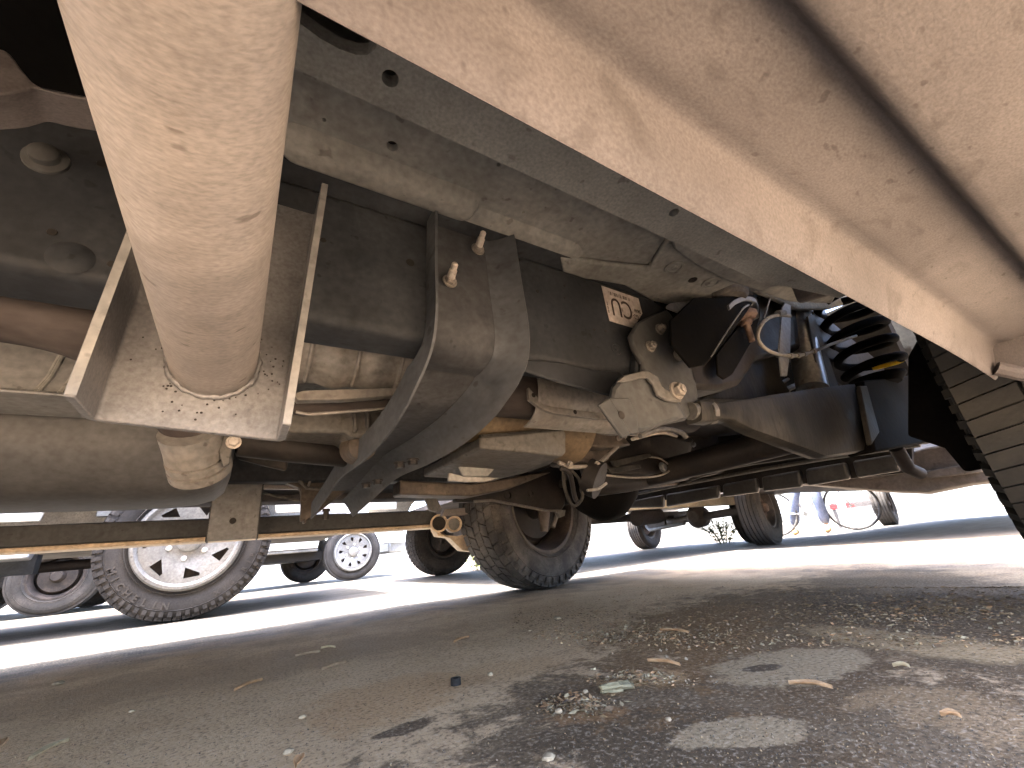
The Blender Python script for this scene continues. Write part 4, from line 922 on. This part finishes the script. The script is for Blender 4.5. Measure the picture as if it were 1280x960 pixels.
for x in (-2.1,):
    for y in (.16, 2.0):
        wr_, f, a = wheel(T, (x, y, .405), .405, .26, .225, 0, 'rubber', rows=(5, 40)); hub_inner(wr_, (x, y, .405), f, a, .225, side=1 if y < 1 else -1)

# ================================================================== NEIGHBOURING VEHICLES
def slots_disc(w_, c, f, a, rim, n, m, style):
    """wheel face towards -a with real openings, hub ring and nuts"""
    c = V(c); s = -a; u = f; v = s.cross(u)
    b = MB(); b.lathe(c, s, [(.02, .0001), (.02, rim * .30), (.03, rim * .55), (.045, rim * .80), (.040, rim * 1.02), (.028, rim * 1.02), (.030, rim * .80), (.015, rim * .55), (.005, rim * .3), (.005, .0001)], 60, ref=f)
    o = b.build('wheel_face', m, w_, ang=40)
    cs = []
    for k in range(n):
        t0 = 2 * PI * k / n + .25
        if style == 0: pts = [(.60, t0 - .02), (.84, t0 - .02), (.86, t0 + .34), (.80, t0 + .36)]
        else: pts = [(.56, t0), (.80, t0 - .06), (.84, t0 + .16), (.70, t0 + .18)]
        P = [c + (u * math.cos(t) + v * math.sin(t)) * rim * q - s * .03 for q, t in pts]
        cs.append(MB().prism(P, s * .12))
    cut(o, cs)
    b = MB(); b.lathe(c, s, [(.0, rim * .98), (-.01, rim * .9), (-.02, .0001)], 40, ref=f); b.build('brake_backing', 'wheel_dark', w_)
    b = MB(); b.lathe(c, s, [(.02, rim * .26), (.05, rim * .25), (.058, rim * .20), (.06, .0001)], 36, ref=f); b.build('hub_cap', m, w_)
    for k in range(6):
        t = 2 * PI * k / 6 + .4; p = c + (u * math.cos(t) + v * math.sin(t)) * rim * .40 + s * .022
        b = MB(); b.lathe(p, s, [(0, .015), (.004, .015), (.012, .012), (.014, .0001)], 14); b.build('wheel_nut', 'paint_white', w_)
    b = MB(); b.lathe(c, s, [(.03, rim * 1.08), (.062, rim * 1.06), (.064, rim * 1.0), (.05, rim * .95), (.03, rim * .93)], 64, ref=f); b.build('rim_lip', m, w_)

# A: pale van-like wagon close by, its silver wheel filling the gap at the left
A_v = thing('parked_wagon', 'white parked wagon beside the truck, its large silver slotted wheel behind the far step bar', 'car', (-1.5, 4.0, 0), group='vehicles parked along the street')
WA = (-.225, 3.22, .41)
wa, f, a = wheel(A_v, WA, .41, .235, .250, 0, 'rubber_dusty', 'wheel_silver', rows=(5, 62), lug=.010)
slots_disc(wa, V(WA) + V((0, -.075, 0)), f, a, .237, 7, MATS['wheel_silver'], 0)
# raised sidewall lettering
def side_text(body, c, rad, t0, dt, size, m, parent):
    b_ = []
    for i, ch in enumerate(body):
        if ch == ' ': continue
        t = t0 + dt * i
        # angle measured in the XZ plane seen from -Y, letters stand outwards
        p = V(c) + V((rad * math.cos(t), 0, rad * math.sin(t)))
        rot = Matrix.Rotation(-(t + PI / 2), 3, 'Y') @ Euler((PI / 2, 0, 0)).to_matrix()
        text(ch, size, p, RR(rot), m, parent, name='sidewall_letter', ext=.0015, bold=.0012)
side_text('MICHELIN', (WA[0], WA[1] - .1195, WA[2]), .333, math.radians(203), math.radians(8.2), .048, 'rubber_text', wa)
side_text('XPS RIB', (WA[0], WA[1] - .1195, WA[2]), .333, math.radians(300), math.radians(7), .034, 'rubber_text', wa)
shell(A_v, -3.9, .95, 3.10, 4.85, .54, 1.05, [(-.33, .52), (-3.0, .5)], 'paint_white')
cabin(A_v, -3.4, -.4, 3.12, 4.83, 1.05, 1.65, 'paint_white')
MB().box((-3.9, 3.25, .44), (.7, 4.7, .50)).build('underbody', 'engine_black', A_v)
MB().prism([V((-3.9, 3.12, .41)), V((-3.9, 3.10, .37)), V((-3.9, 3.16, .36)), V((-3.9, 3.20, .40)), V((-3.9, 3.2, .44)), V((-3.9, 3.14, .44))], (3.05, 0, 0)).build('running_board', 'paint_silver', A_v, bevel=.008)
MB().box((-3.9, 3.22, .30), (-.85, 3.30, .39)).build('chassis_rail', 'frame_black', A_v)
MB().tube([(-.33, 3.3, .39), (-.33, 4.7, .39)], .04, 14).build('front_axle', 'engine_brown', A_v)
MB().tube([(-3.0, 3.3, .39), (-3.0, 4.7, .39)], .04, 14).build('rear_axle', 'engine_brown', A_v)
MB().tube([(-3, 3.9, .33), (-.5, 3.7, .35)], .03, 12).build('exhaust_pipe', 'rust_pipe', A_v)
MB().box((-.65, 3.14, .56), (-.50, 3.20, .70)).build('mud_flap', 'floor_olive', A_v)
for (x, y, fs) in ((-.30, 4.70, -1), (-3.0, 3.22, -1), (-3.0, 4.70, -1)):
    w_, f, a = wheel(A_v, (x, y, .392), .392, .235, .225, 0, 'rubber_brown', 'wheel_dark', rows=(0, 0)); hub_inner(w_, (x, y, .392), f, a, .225, m2='wheel_dark')
# tyre seen at the left edge under the wagon
B_v = thing('parked_van', 'dark parked van far left beyond the wagon, one dark tyre showing at the picture edge', 'van', (-3.5, 8.2, 0), group='vehicles parked along the street')
for (x, y) in ((-2.78, 7.3), (-2.78, 8.9), (-5.3, 7.3), (-5.3, 8.9)):
    w_, f, a = wheel(B_v, (x, y, .36), .36, .22, .20, 0, 'rubber_brown', 'wheel_dark', rows=(0, 0)); hub_inner(w_, (x, y, .36), f, a, .20, m2='wheel_dark')
shell(B_v, -6.2, -1.4, 7.2, 9.0, .45, 1.2, [(-2.78, .46), (-5.3, .46)], 'paint_silver'); cabin(B_v, -6.0, -2.1, 7.22, 8.98, 1.2, 1.9, 'paint_silver')
MB().box((-6.2, 7.4, .36), (-1.5, 8.8, .42)).build('underbody', 'engine_brown', B_v)
# C: white hatchback further back, silver slotted wheel
C_v = thing('parked_hatchback', 'white hatchback across the street with a small silver slotted wheel seen under the step bar', 'car', (.2, 7.2, 0), group='vehicles parked along the street')
WC = (1.36, 6.45, .36)
wc, f, a = wheel(C_v, WC, .36, .22, .235, 0, 'rubber_dusty', 'wheel_silver', rows=(0, 0))
slots_disc(wc, V(WC) + V((0, -.07, 0)), f, a, .225, 9, MATS['wheel_silver'], 1)
for (x, y) in ((.98, 7.95), (-1.5, 6.45), (-1.5, 7.95)):
    w_, f, a = wheel(C_v, (x, y, .36), .36, .22, .21, 0, 'rubber_brown', 'wheel_dark', rows=(0, 0)); hub_inner(w_, (x, y, .36), f, a, .21, m2='wheel_dark')
shell(C_v, -2.3, 2.05, 6.34, 8.1, .44, .98, [(1.36, .45), (-1.5, .45)], 'paint_white'); cabin(C_v, -2.1, 1.2, 6.36, 8.08, .98, 1.5, 'paint_white')
MB().box((1.85, 6.38, .30), (2.12, 8.06, .46)).build('front_bumper', 'paint_silver', C_v, bevel=.03)
MB().box((-1.1, 6.36, .40), (.92, 6.52, .44)).build('running_board', 'wheel_silver', C_v, bevel=.01)
MB().box((-2.2, 6.5, .30), (1.0, 7.9, .40)).build('underbody', 'engine_black', C_v)
# D: beige pickup ahead in the next row
D_v = thing('beige_pickup', 'beige pickup parked ahead with brown rusty axles and plain black tyres', 'pickup truck', (3.6, 3.9, 0), group='vehicles parked along the street')
def axle(parent, x, y0, y1, z, pump, m='bumper_rust'):
    b = MB(); b.tube([(x, y0, z), (x, y1, z)], .042, 18); b.lathe((x, pump, z), (1, 0, 0), [(-.14, .0001), (-.14, .06), (-.08, .12), (0, .14), (.08, .12), (.12, .05), (.12, .0001)], 28); b.build('axle', m, parent)
for (x, y, r_, sd_) in ((1.98, 4.80, .385, 0), (2.1, 3.12, .385, 0)):
    w_, f, a = wheel(D_v, (x, y, r_), r_, .25, .20, 6, 'rubber_brown', 'wheel_dark', rows=(5, 50), lug=.008); hub_inner(w_, (x, y, r_), f, a, .20, m2='bumper_rust')
    for k in range(5):
        t = k * 1.3; MB().tube([V((x, y - .10, r_)) + V((.04 * math.cos(t), 0, .04 * math.sin(t))), V((x, y - .13, r_)) + V((.15 * math.cos(t + .3), 0, .15 * math.sin(t + .3)))], .010, 8).build('brake_spring', 'bumper_rust', w_)
axle(D_v, 2.05, 3.2, 4.75, .42, 3.7)
MB().box((2.0, 4.3, .32), (2.25, 4.5, .52)).build('axle_bracket', 'tube_steel', D_v, bevel=.02)
for (x, y, r_) in ((5.60, 3.25, .355), (5.70, 5.12, .355)):
    w_, f, a = wheel(D_v, (x, y, r_), r_, .225, .195, 10, 'rubber_brown', 'wheel_dark', rows=(0, 0)); hub_inner(w_, (x, y, r_), f, a, .195, m2='rust')
b = MB(); b.tube([(4.75, 2.75, .37), (5.2, 4.0, .36), (5.65, 5.0, .35)], .045, 16); b.lathe((5.05, 3.6, .37), (1, .1, 0), [(-.14, .0001), (-.14, .07), (-.06, .14), (.06, .13), (.14, .05), (.14, .0001)], 24); b.build('axle', 'bumper_rust', D_v)
for dx in (-.10, .12): MB().box((5.2 + dx, 4.2, .28), (5.24 + dx, 4.5, .44)).build('leaf_clamp', 'bumper_rust', D_v)
MB().tube([(4.6, 3.5, .30), (5.0, 4.4, .27), (5.5, 4.9, .34)], .022, 10).build('tie_rod', 'cast_alloy', D_v)
shell(D_v, 1.2, 6.4, 2.55, 4.95, .52, 1.1, [(2.1, .5), (4.7, .5)], 'paint_beige'); cabin(D_v, 3.2, 5.2, 2.58, 4.92, 1.1, 1.7, 'paint_beige')
MB().box((2.75, 3.2, .46), (5.9, 3.28, .56)).build('frame_rail', 'paint_beige', D_v, bevel=.01)
MB().box((2.75, 4.3, .40), (6.0, 4.42, .50)).build('frame_rail', 'bumper_rust', D_v, bevel=.01)
MB().box((1.3, 2.7, .56), (6.3, 4.85, .60)).build('underbody', 'bumper_rust', D_v)
MB().tube([(3.9, 3.6, .40), (4.4, 3.7, .42)], .09, 20).build('silencer', 'rust_pipe', D_v)
# E: van in the truck's own row, only its left wheels show under the bumper
E_v = thing('parked_van', 'grey van parked ahead of the truck, its ribbed rear tyre standing right of the weed', 'van', (6.5, 1.8, 0), group='vehicles parked along the street')
for (x, y, r_, st) in ((4.68, 2.60, .365, 12), (4.9, .45, .365, 0), (9.1, 2.98, .34, 10), (9.3, .7, .34, 0)):
    w_, f, a = wheel(E_v, (x, y, r_), r_, .225, .195, st, 'rubber_brown', 'wheel_dark', rows=(0, 0)); hub_inner(w_, (x, y, r_), f, a, .195, m2='rust')
shell(E_v, 3.75, 10.1, .33, 2.74, .56, 1.2, [(4.75, .46), (9.2, .46)], 'paint_silver'); cabin(E_v, 4.2, 9.0, .35, 2.72, 1.2, 1.9, 'paint_silver')
MB().box((3.8, .9, .50), (10.0, 2.5, .56)).build('underbody', 'bumper_rust', E_v)
# bumper bar with red reflectors beyond; its posts are made up
kb = 9.6
ra = PX(1036, 631, kb); rb = PX(1100, 624, kb)
F_v = thing('reflector_bar', 'low bumper bar with red reflectors on made-up posts beyond the parked van', 'barrier', (ra.x, ra.y, 0))
dv = rb - ra
for i in range(6):
    p = ra + dv * (i / 6); q_ = ra + dv * ((i + .97) / 6)
    MB().prism([p, q_, q_ + V((0, 0, -.09)), p + V((0, 0, -.09))], (.025, 0, 0)).build('bar_panel', ('red_lens', 'paint_white', 'red_lens', 'bumper_rust', 'bumper_rust', 'bumper_rust')[i], F_v)
for t in (.05, .95):
    p = ra + dv * t; MB().box((p.x + .03, p.y - .02, 0), (p.x + .07, p.y + .02, p.z + .02)).build('post', 'bumper_rust', F_v)

# ================================================================== BICYCLE AND RIDER BEYOND
wc_ = PZ(1067, 657, 0); k_ = 8.2 / wc_.x; bw = V((8.2, wc_.y * k_, 0)) if False else wc_
sc_ = 1.0
R_b = .34; ctr = V((7.6, 7.6 * (ray(1067, 640).y / ray(1067, 640).x), R_b))
bk = thing('bicycle', 'bicycle beyond the parked vehicles, its thin front tyre and spokes showing under the bumper', 'bicycle', (ctr.x, ctr.y, 0))
def bw_wheel(c, nm='wheel'):
    d = V((.45, -.89, 0)).normalized(); n_ = V((d.y, -d.x, 0))
    b = MB(); P = [c + (d * math.cos(t) + V((0, 0, 1)) * math.sin(t)) * R_b * .95 for t in [2 * PI * j / 48 for j in range(48)]]
    b.tube(P, .017, 8, closed=True); w_ = b.build(nm, 'rubber', bk)
    s = MB()
    for j in range(24):
        t = 2 * PI * j / 24; s.tube([c + (d * math.cos(t) + V((0, 0, 1)) * math.sin(t)) * R_b * .9, c + n_ * (.03 if j % 2 else -.03)], .0025, 4)
    sp_ = s.build('spokes', 'shock_silver', w_); sp_['kind'] = 'stuff'
    MB().tube([c - n_ * .05, c + n_ * .05], .02, 10).build('hub', 'shock_silver', w_)
    return d
dB = bw_wheel(ctr); rear = ctr - dB * 1.02; bw_wheel(rear)
U = V((0, 0, 1))
bbk = rear + dB * .43 + U * (-.05); seat = rear + dB * .28 + U * .52; head = ctr - dB * .16 + U * .50
for nm, P in (('frame', [[bbk, seat], [bbk, head - U * .1], [seat - U * .04, head], [rear, bbk], [rear, seat - U * .06], [head + U * .08, head - U * .12], [head - U * .12, ctr]]),):
    b = MB()
    for s_ in P: b.tube(s_, .016, 8)
    b.build(nm, 'paint_silver', bk)
MB().tube([seat, seat + U * .14], .013, 8).build('seat_post', 'shock_silver', bk)
b = MB(); b.lathe(seat + U * .16, dB, [(-.13, .0001), (-.12, .06), (0, .05), (.12, .02), (.14, .0001)], 12); b.build('saddle', 'rubber', bk)
nB = V((dB.y, -dB.x, 0)); MB().tube(smooth_pts([head + U * .18 - nB * .28, head + U * .20 - nB * .1, head + U * .20 + nB * .1, head + U * .18 + nB * .28], 4), .013, 8).build('handlebar', 'rubber', bk)
MB().tube([bbk - nB * .1, bbk + nB * .1], .03, 10).build('crank', 'shock_silver', bk)
# rider standing beside the bicycle
fp = PZ(1030, 650, 0); kf = 7.3 / fp.x; fo = V((7.4, 7.4 * ray(1030, 648).y / ray(1030, 648).x, 0))
pn = thing('person', 'person in blue jeans and tan shoes standing by the bicycle', 'person', fo)
def skinned(name, verts, edges, rad, m, parent, lv=1):
    me = bpy.data.meshes.new(name); me.from_pydata([tuple(v) for v in verts], edges, []); me.update()
    o = bpy.data.objects.new(name, me); C.objects.link(o)
    md = o.modifiers.new('skin', 'SKIN'); sv = me.skin_vertices[0].data
    for i, r_ in enumerate(rad): sv[i].radius = (r_, r_) if not isinstance(r_, tuple) else r_
    sv[0].use_root = True
    s = o.modifiers.new('sub', 'SUBSURF'); s.levels = lv; s.render_levels = lv
    dg = bpy.context.evaluated_depsgraph_get(); new = bpy.data.meshes.new_from_object(o.evaluated_get(dg)); bpy.data.objects.remove(o)
    return finish(name, new, m, parent, ang=180)
F_ = V((-.9, -.3, 0)).normalized(); S_ = V((F_.y, -F_.x, 0))
fo0 = fo
def J(f_, s_, z): return fo0 + F_ * f_ + S_ * s_ + V((0, 0, z))
bv = [J(-.02, .1, .92), J(-.02, .1, 1.12), J(-.02, .1, 1.35), J(0, .1, 1.48), J(.01, .1, 1.56), J(.02, .1, 1.66), J(.02, .1, 1.75),
      J(-.02, .28, 1.42), J(-.04, .34, 1.15), J(.06, .36, .90), J(-.02, -.08, 1.42), J(-.04, -.14, 1.15), J(.06, -.16, .90),
      J(-.02, 0, .88), J(.02, 0, .50), J(-.05, 0, .10), J(-.02, .2, .88), J(.02, .30, .50), J(-.12, .42, .12)]
be = [(0, 1), (1, 2), (2, 3), (3, 4), (4, 5), (5, 6), (2, 7), (7, 8), (8, 9), (2, 10), (10, 11), (11, 12), (0, 13), (13, 14), (14, 15), (0, 16), (16, 17), (17, 18)]
skinned('body', bv, be, [.15, .14, .16, .06, .055, .09, .075, .055, .045, .032, .055, .045, .032, .09, .06, .042, .09, .06, .042], 'skin', pn)
skinned('jeans', [J(-.02, .1, .96), J(-.02, .1, .88), J(-.02, 0, .82), J(.02, 0, .50), J(-.05, 0, .11), J(-.02, .2, .82), J(.02, .30, .50), J(-.12, .42, .13)], [(0, 1), (1, 2), (2, 3), (3, 4), (1, 5), (5, 6), (6, 7)], [.165, .15, .10, .075, .075, .10, .075, .075], 'denim', pn)
skinned('shirt', [J(-.02, .1, 1.0), J(-.02, .1, 1.15), J(-.02, .1, 1.40), J(-.02, .28, 1.42), J(-.03, .33, 1.22), J(-.02, -.08, 1.42), J(-.03, -.13, 1.22)], [(0, 1), (1, 2), (2, 3), (3, 4), (2, 5), (5, 6)], [.165, .16, .17, .075, .065, .075, .065], 'shirt', pn)
for s_, x_ in ((0, -.05), (.42, -.12)):
    skinned('shoe', [J(x_ - .06, s_, .05), J(x_ + .04, s_, .055), J(x_ + .15, s_, .04), J(x_ + .22, s_, .032)], [(0, 1), (1, 2), (2, 3)], [.05, .05, .042, .03], 'shoe_tan', pn)

# ================================================================== WEEDS
def weed(px, py, w_, h_, n, m, label, name='weed_plant', dist=None):
    p = PZ(px, py, 0)
    o_ = thing(name, label, 'weed', (p.x, p.y, 0))
    st_, lf = MB(), MB()
    for i in range(n):
        a_ = random.uniform(0, 2 * PI); rr = random.uniform(0, w_ / 2)
        b0 = V((p.x, p.y, 0)) + V((rr * .4 * math.cos(a_), rr * .4 * math.sin(a_), 0)); t1 = V((p.x, p.y, 0)) + V((rr * 1.3 * math.cos(a_), rr * 1.3 * math.sin(a_), h_ * random.uniform(.5, 1)))
        mid = (b0 + t1) / 2 + V((0, 0, h_ * .1)); P = smooth_pts([b0, mid, t1], 3); st_.tube(P, .0035, 4)
        for q_ in P[1:]:
            for k in range(4):
                d_ = V((random.uniform(-1, 1), random.uniform(-1, 1), random.uniform(-.1, .9))).normalized(); sd_ = d_.cross(U).normalized(); L_ = random.uniform(.02, .05) * (h_ / .25)
                lf.add([q_, q_ + d_ * L_ * .5 + sd_ * L_ * .22, q_ + d_ * L_, q_ + d_ * L_ * .5 - sd_ * L_ * .22 + U * .004], [[0, 1, 2, 3]])
    st_.build('stem', m, o_); k_ = lf.build('foliage', m, o_, smooth=False); k_['kind'] = 'stuff'
weed(905, 679, .75, .32, 26, 'weed_green', 'grey green weed growing at the dirt edge below the beige pickup')
weed(600, 712, .5, .30, 18, 'weed_yellow', 'yellow green weed tuft behind the far front tyre')

# ================================================================== LITTER ON THE ASPHALT
def gp(px, py): p = PZ(px, py, 0); return V((p.x, p.y, gz(p.x, p.y)))
def leaf(pa, pb, width, m, label, cat='leaf', name='dry_leaf', curl=.0035):
    A0, B0 = gp(*pa), gp(*pb); d = B0 - A0; L_ = d.length; u = d.normalized(); s = U.cross(u); c = (A0 + B0) / 2
    b = MB(); n = 10; top = []; bot = []
    for i in range(n + 1):
        t = i / n; wv = width * math.sin(PI * min(1, t * 1.02 + .02)) ** .7; p = A0 + d * t + U * (.003 + curl * (.25 + .75 * math.sin(t * 2.2 + .3) ** 2)) + s * (width * .15 * math.sin(t * 2.5))
        top.append([p - s * wv / 2 + U * .003, p + U * 0, p + s * wv / 2 + U * .003])
    vs = []
    for r_ in top: vs += r_
    for r_ in top: vs += [q_ + U * .0012 for q_ in r_]
    N3 = 3 * (n + 1); fs = []
    for i in range(n):
        for k in range(2):
            a_ = i * 3 + k; fs.append([a_, a_ + 1, a_ + 4, a_ + 3]); fs.append([N3 + a_, N3 + a_ + 3, N3 + a_ + 4, N3 + a_ + 1])
        for k in (0, 2):
            a_ = i * 3 + k; fs.append([a_, a_ + 3, N3 + a_ + 3, N3 + a_])
    b.add([q_ - c for q_ in vs], fs)
    o = b.build(name, m, None, ang=70); o.location = c; tag(o, label, cat); return o
leaf((988, 861), (1043, 867), .011, 'leaf_orange', 'large orange brown dry leaf on the pale patch at the right')
leaf((811, 834), (852, 840), .006, 'leaf_orange', 'slim orange leaf stalk lying on the dark oily asphalt', name='dry_leaf')
leaf((292, 868), (328, 854), .010, 'leaf_orange', 'curled reddish leaf alone on the grey asphalt at the left')
leaf((33, 956), (86, 932), .012, 'leaf_tan', 'long tan leaf at the bottom left of the ground')
leaf((-8, 945), (9, 930), .014, 'leaf_orange', 'orange leaf cut off by the left bottom corner')
leaf((369, 966), (380, 952), .010, 'leaf_orange', 'short orange leaf at the bottom edge left of centre')
leaf((567, 805), (587, 798), .012, 'leaf_orange', 'small red brown leaf near the centre tyre shadow')
leaf((1118, 838), (1140, 840), .008, 'leaf_tan', 'pale tan leaf to the right of the large orange leaf')
leaf((1178, 900), (1205, 903), .009, 'leaf_orange', 'short reddish leaf on gravelly ground at far right')
leaf((826, 792), (862, 796), .012, 'leaf_orange', 'orange leaf lying on the litter strip in the middle')
leaf((402, 841), (433, 831), .005, 'stick_brown', 'pale thin twig lying left of the tan gritty patch', 'twig', 'twig', .002)
leaf((369, 822), (400, 817), .004, 'stick_brown', 'thin brown twig nearest the sunlit strip at the left', 'twig', 'twig', .002)
leaf((401, 812), (419, 812), .008, 'leaf_tan', 'small tan leaf just above the thin twigs')
def stone(px, py, size, m, label, cat='stone', name='pebble', sq=.6):
    c = gp(px, py); b = MB(); b.sphere((0, 0, 0), 1, 6); rs = random.Random(int(px * 7 + py)); k = V((rs.uniform(.8, 1.3), rs.uniform(.8, 1.2), sq))
    b.v = [V((v.x * k.x, v.y * k.y, v.z * k.z)) * (size * (1 + .25 * mn.noise(v * 1.7 + V((px, py, 0)) * .1))) for v in b.v]
    o = b.build(name, m, None, ang=30); o.location = c + V((0, 0, size * sq * .7)); tag(o, label, cat); return o
stone(72, 857, .0135, 'grit_pale', 'flat grey stone alone at the left of the ground', sq=.35)
stone(164, 891, .0035, 'stone_pale', 'tiny white pebble on grey asphalt at the left')
stone(613, 845, .0055, 'stone_pale', 'round white pebble above the small black washer')
stone(378, 898, .0045, 'stone_pale', 'small white pebble left of the dark stain, upper one')
stone(360, 942, .0055, 'stone_pale', 'angular white pebble near the bottom edge, left of centre')
stone(699, 893, .0052, 'stone_pale', 'smooth pale pebble below the crushed red litter')
stone(732, 868, .0045, 'stone_pale', 'upper of two pale pebbles beside the crushed red litter')
stone(733, 881, .0036, 'stone_pale', 'lower of two pale pebbles beside the crushed red litter')
stone(836, 903, .0040, 'stone_pale', 'oval pale pebble on the dark oily ground')
stone(686, 951, .0056, 'stone_pale', 'larger pale pebble at the bottom edge of the dark area')
stone(697, 774, .013, 'grit_pale', 'grey lump of rubble beside the litter strip', sq=.4)
# washer
c = gp(570, 858); b = MB(); b.lathe((0, 0, .004), U, [(-.004, .0085), (.006, .0085), (.006, .0045), (-.004, .0045), (-.004, .0085)], 24)
o = b.build('steel_bush', 'engine_black', None, ang=30); o.location = c; tag(o, 'small black steel bush lying on the asphalt left of the round pebble', 'metal ring')
# crushed paper cup and red litter
c = gp(770, 866); b = MB(); n = 14; R = []
for i, (t, rr, fl_) in enumerate(((-.026, .008, .7), (-.01, .010, .6), (.008, .013, .5), (.009, .011, .5), (.028, .017, .25))):
    R.append([V((t + .003 * math.sin(j * 2.1 + i), rr * math.cos(2 * PI * j / n) * (1 + .15 * math.sin(j * 3)), .006 + rr * fl_ * math.sin(2 * PI * j / n) + .002 * math.sin(j * 1.7 + i))) for j in range(n)])
b.rings(R); o = b.build('crushed_cup', 'paper_cup', None, ang=25); o.location = c; o.scale = (.8, .8, .8); o.rotation_euler = (0, 0, math.radians(-20)); tag(o, 'crushed pale green paper cup on the ground right of the red litter', 'cup')
def scatter(name, n, pxgen, smin, smax, mats, flat, label=None, cat='litter', seed=1):
    rs = random.Random(seed); B = [MB() for _ in mats]
    for _ in range(n):
        q_ = pxgen(rs)
        if q_ is None: continue
        p = gp(*q_) ; s = rs.uniform(smin, smax) * (rs.random() ** 1.5 * .8 + .5); k = rs.randrange(len(mats)); a_ = rs.uniform(0, 2 * PI)
        d = V((math.cos(a_), math.sin(a_), rs.uniform(-.25, .25) * (1 - flat) * 2)); e = V((-d.y, d.x, rs.uniform(-.4, .4)))
        asp = rs.uniform(.18, .6) if flat > .5 else rs.uniform(.6, 1)
        if flat > .5:
            z0 = U * rs.uniform(.0005, s * .25 + .001)
            B[k].add([p - d * s + z0, p + e * s * asp + z0 + U * s * .2, p + d * s + z0 + U * s * .35 * rs.random(), p - e * s * asp + z0], [[0, 1, 2], [0, 2, 3]])
        else:
            top = p + U * s * .9; B[k].add([p + d * s, p + e * s * asp, p - d * s * .9, p - e * s * asp, top + d * s * .2, top - d * s * .3 + e * s * .2], [[0, 1, 4], [1, 5, 4], [1, 2, 5], [2, 3, 5], [3, 4, 5], [3, 0, 4]])
    for b, m in zip(B, mats):
        o = b.build(name, m, None, smooth=False); o['kind'] = 'stuff'
        if label: o['label'] = label; o['category'] = cat
def band(rs):
    x = rs.uniform(640, 1290); yc = 782 - (x - 640) * .045; s = 17 if x > 760 else 10
    y = rs.gauss(yc - 8, s)
    return (x, max(735, y))
scatter('leaf_litter', 7500, band, .0015, .0065, ['litter_tan', 'litter_tan', 'litter_brown', 'stick_brown'], 1, 'strip of dry shredded leaf litter on dark asphalt', 'litter', 3)
def clump(rs):
    cx, cy, sx, sy = rs.choice([(790, 790, 50, 8), (860, 800, 60, 9), (740, 795, 30, 5), (720, 884, 22, 6), (1080, 775, 90, 9), (1200, 760, 60, 8), (800, 853, 26, 4), (1120, 800, 120, 5)])
    return (rs.gauss(cx, sx), rs.gauss(cy, sy))
scatter('leaf_litter', 4500, clump, .0018, .007, ['leaf_tan', 'litter_tan', 'litter_brown', 'leaf_orange'], 1, 'loose clumps of tan leaf scraps on the asphalt', 'litter', 5)
def wide(rs):
    x = rs.uniform(-20, 1300); t = rs.random() ** .8; y = 745 + t * 230
    if x < 700 and rs.random() < .45: return None
    return (x, y)
scatter('grit', 9000, wide, .0004, .0013, ['grit_pale', 'grit_dark', 'grit_dark', 'litter_tan'], 0, 'loose grit and tiny stones over the asphalt', 'grit', 8)
scatter('grit', 1500, clump, .0015, .0035, ['grit_pale', 'litter_tan'], 0, 'coarser stones among the leaf scraps', 'grit', 9)
scatter('leaf_litter', 260, lambda rs: (rs.gauss(716, 16), rs.gauss(878, 5)), .002, .005, ['leaf_orange', 'rust'], 1, 'crushed reddish leaf scraps beside the paper cup', 'litter', 11)

# ================================================================== FAR BACKDROP
wl_ = MB().box((-30, 24, 0), (14, 24.3, 1.1)).build('boundary_wall', 'wall_pale', None)
tag(wl_, 'long pale boundary wall across the open ground behind the parked vehicles', 'wall')
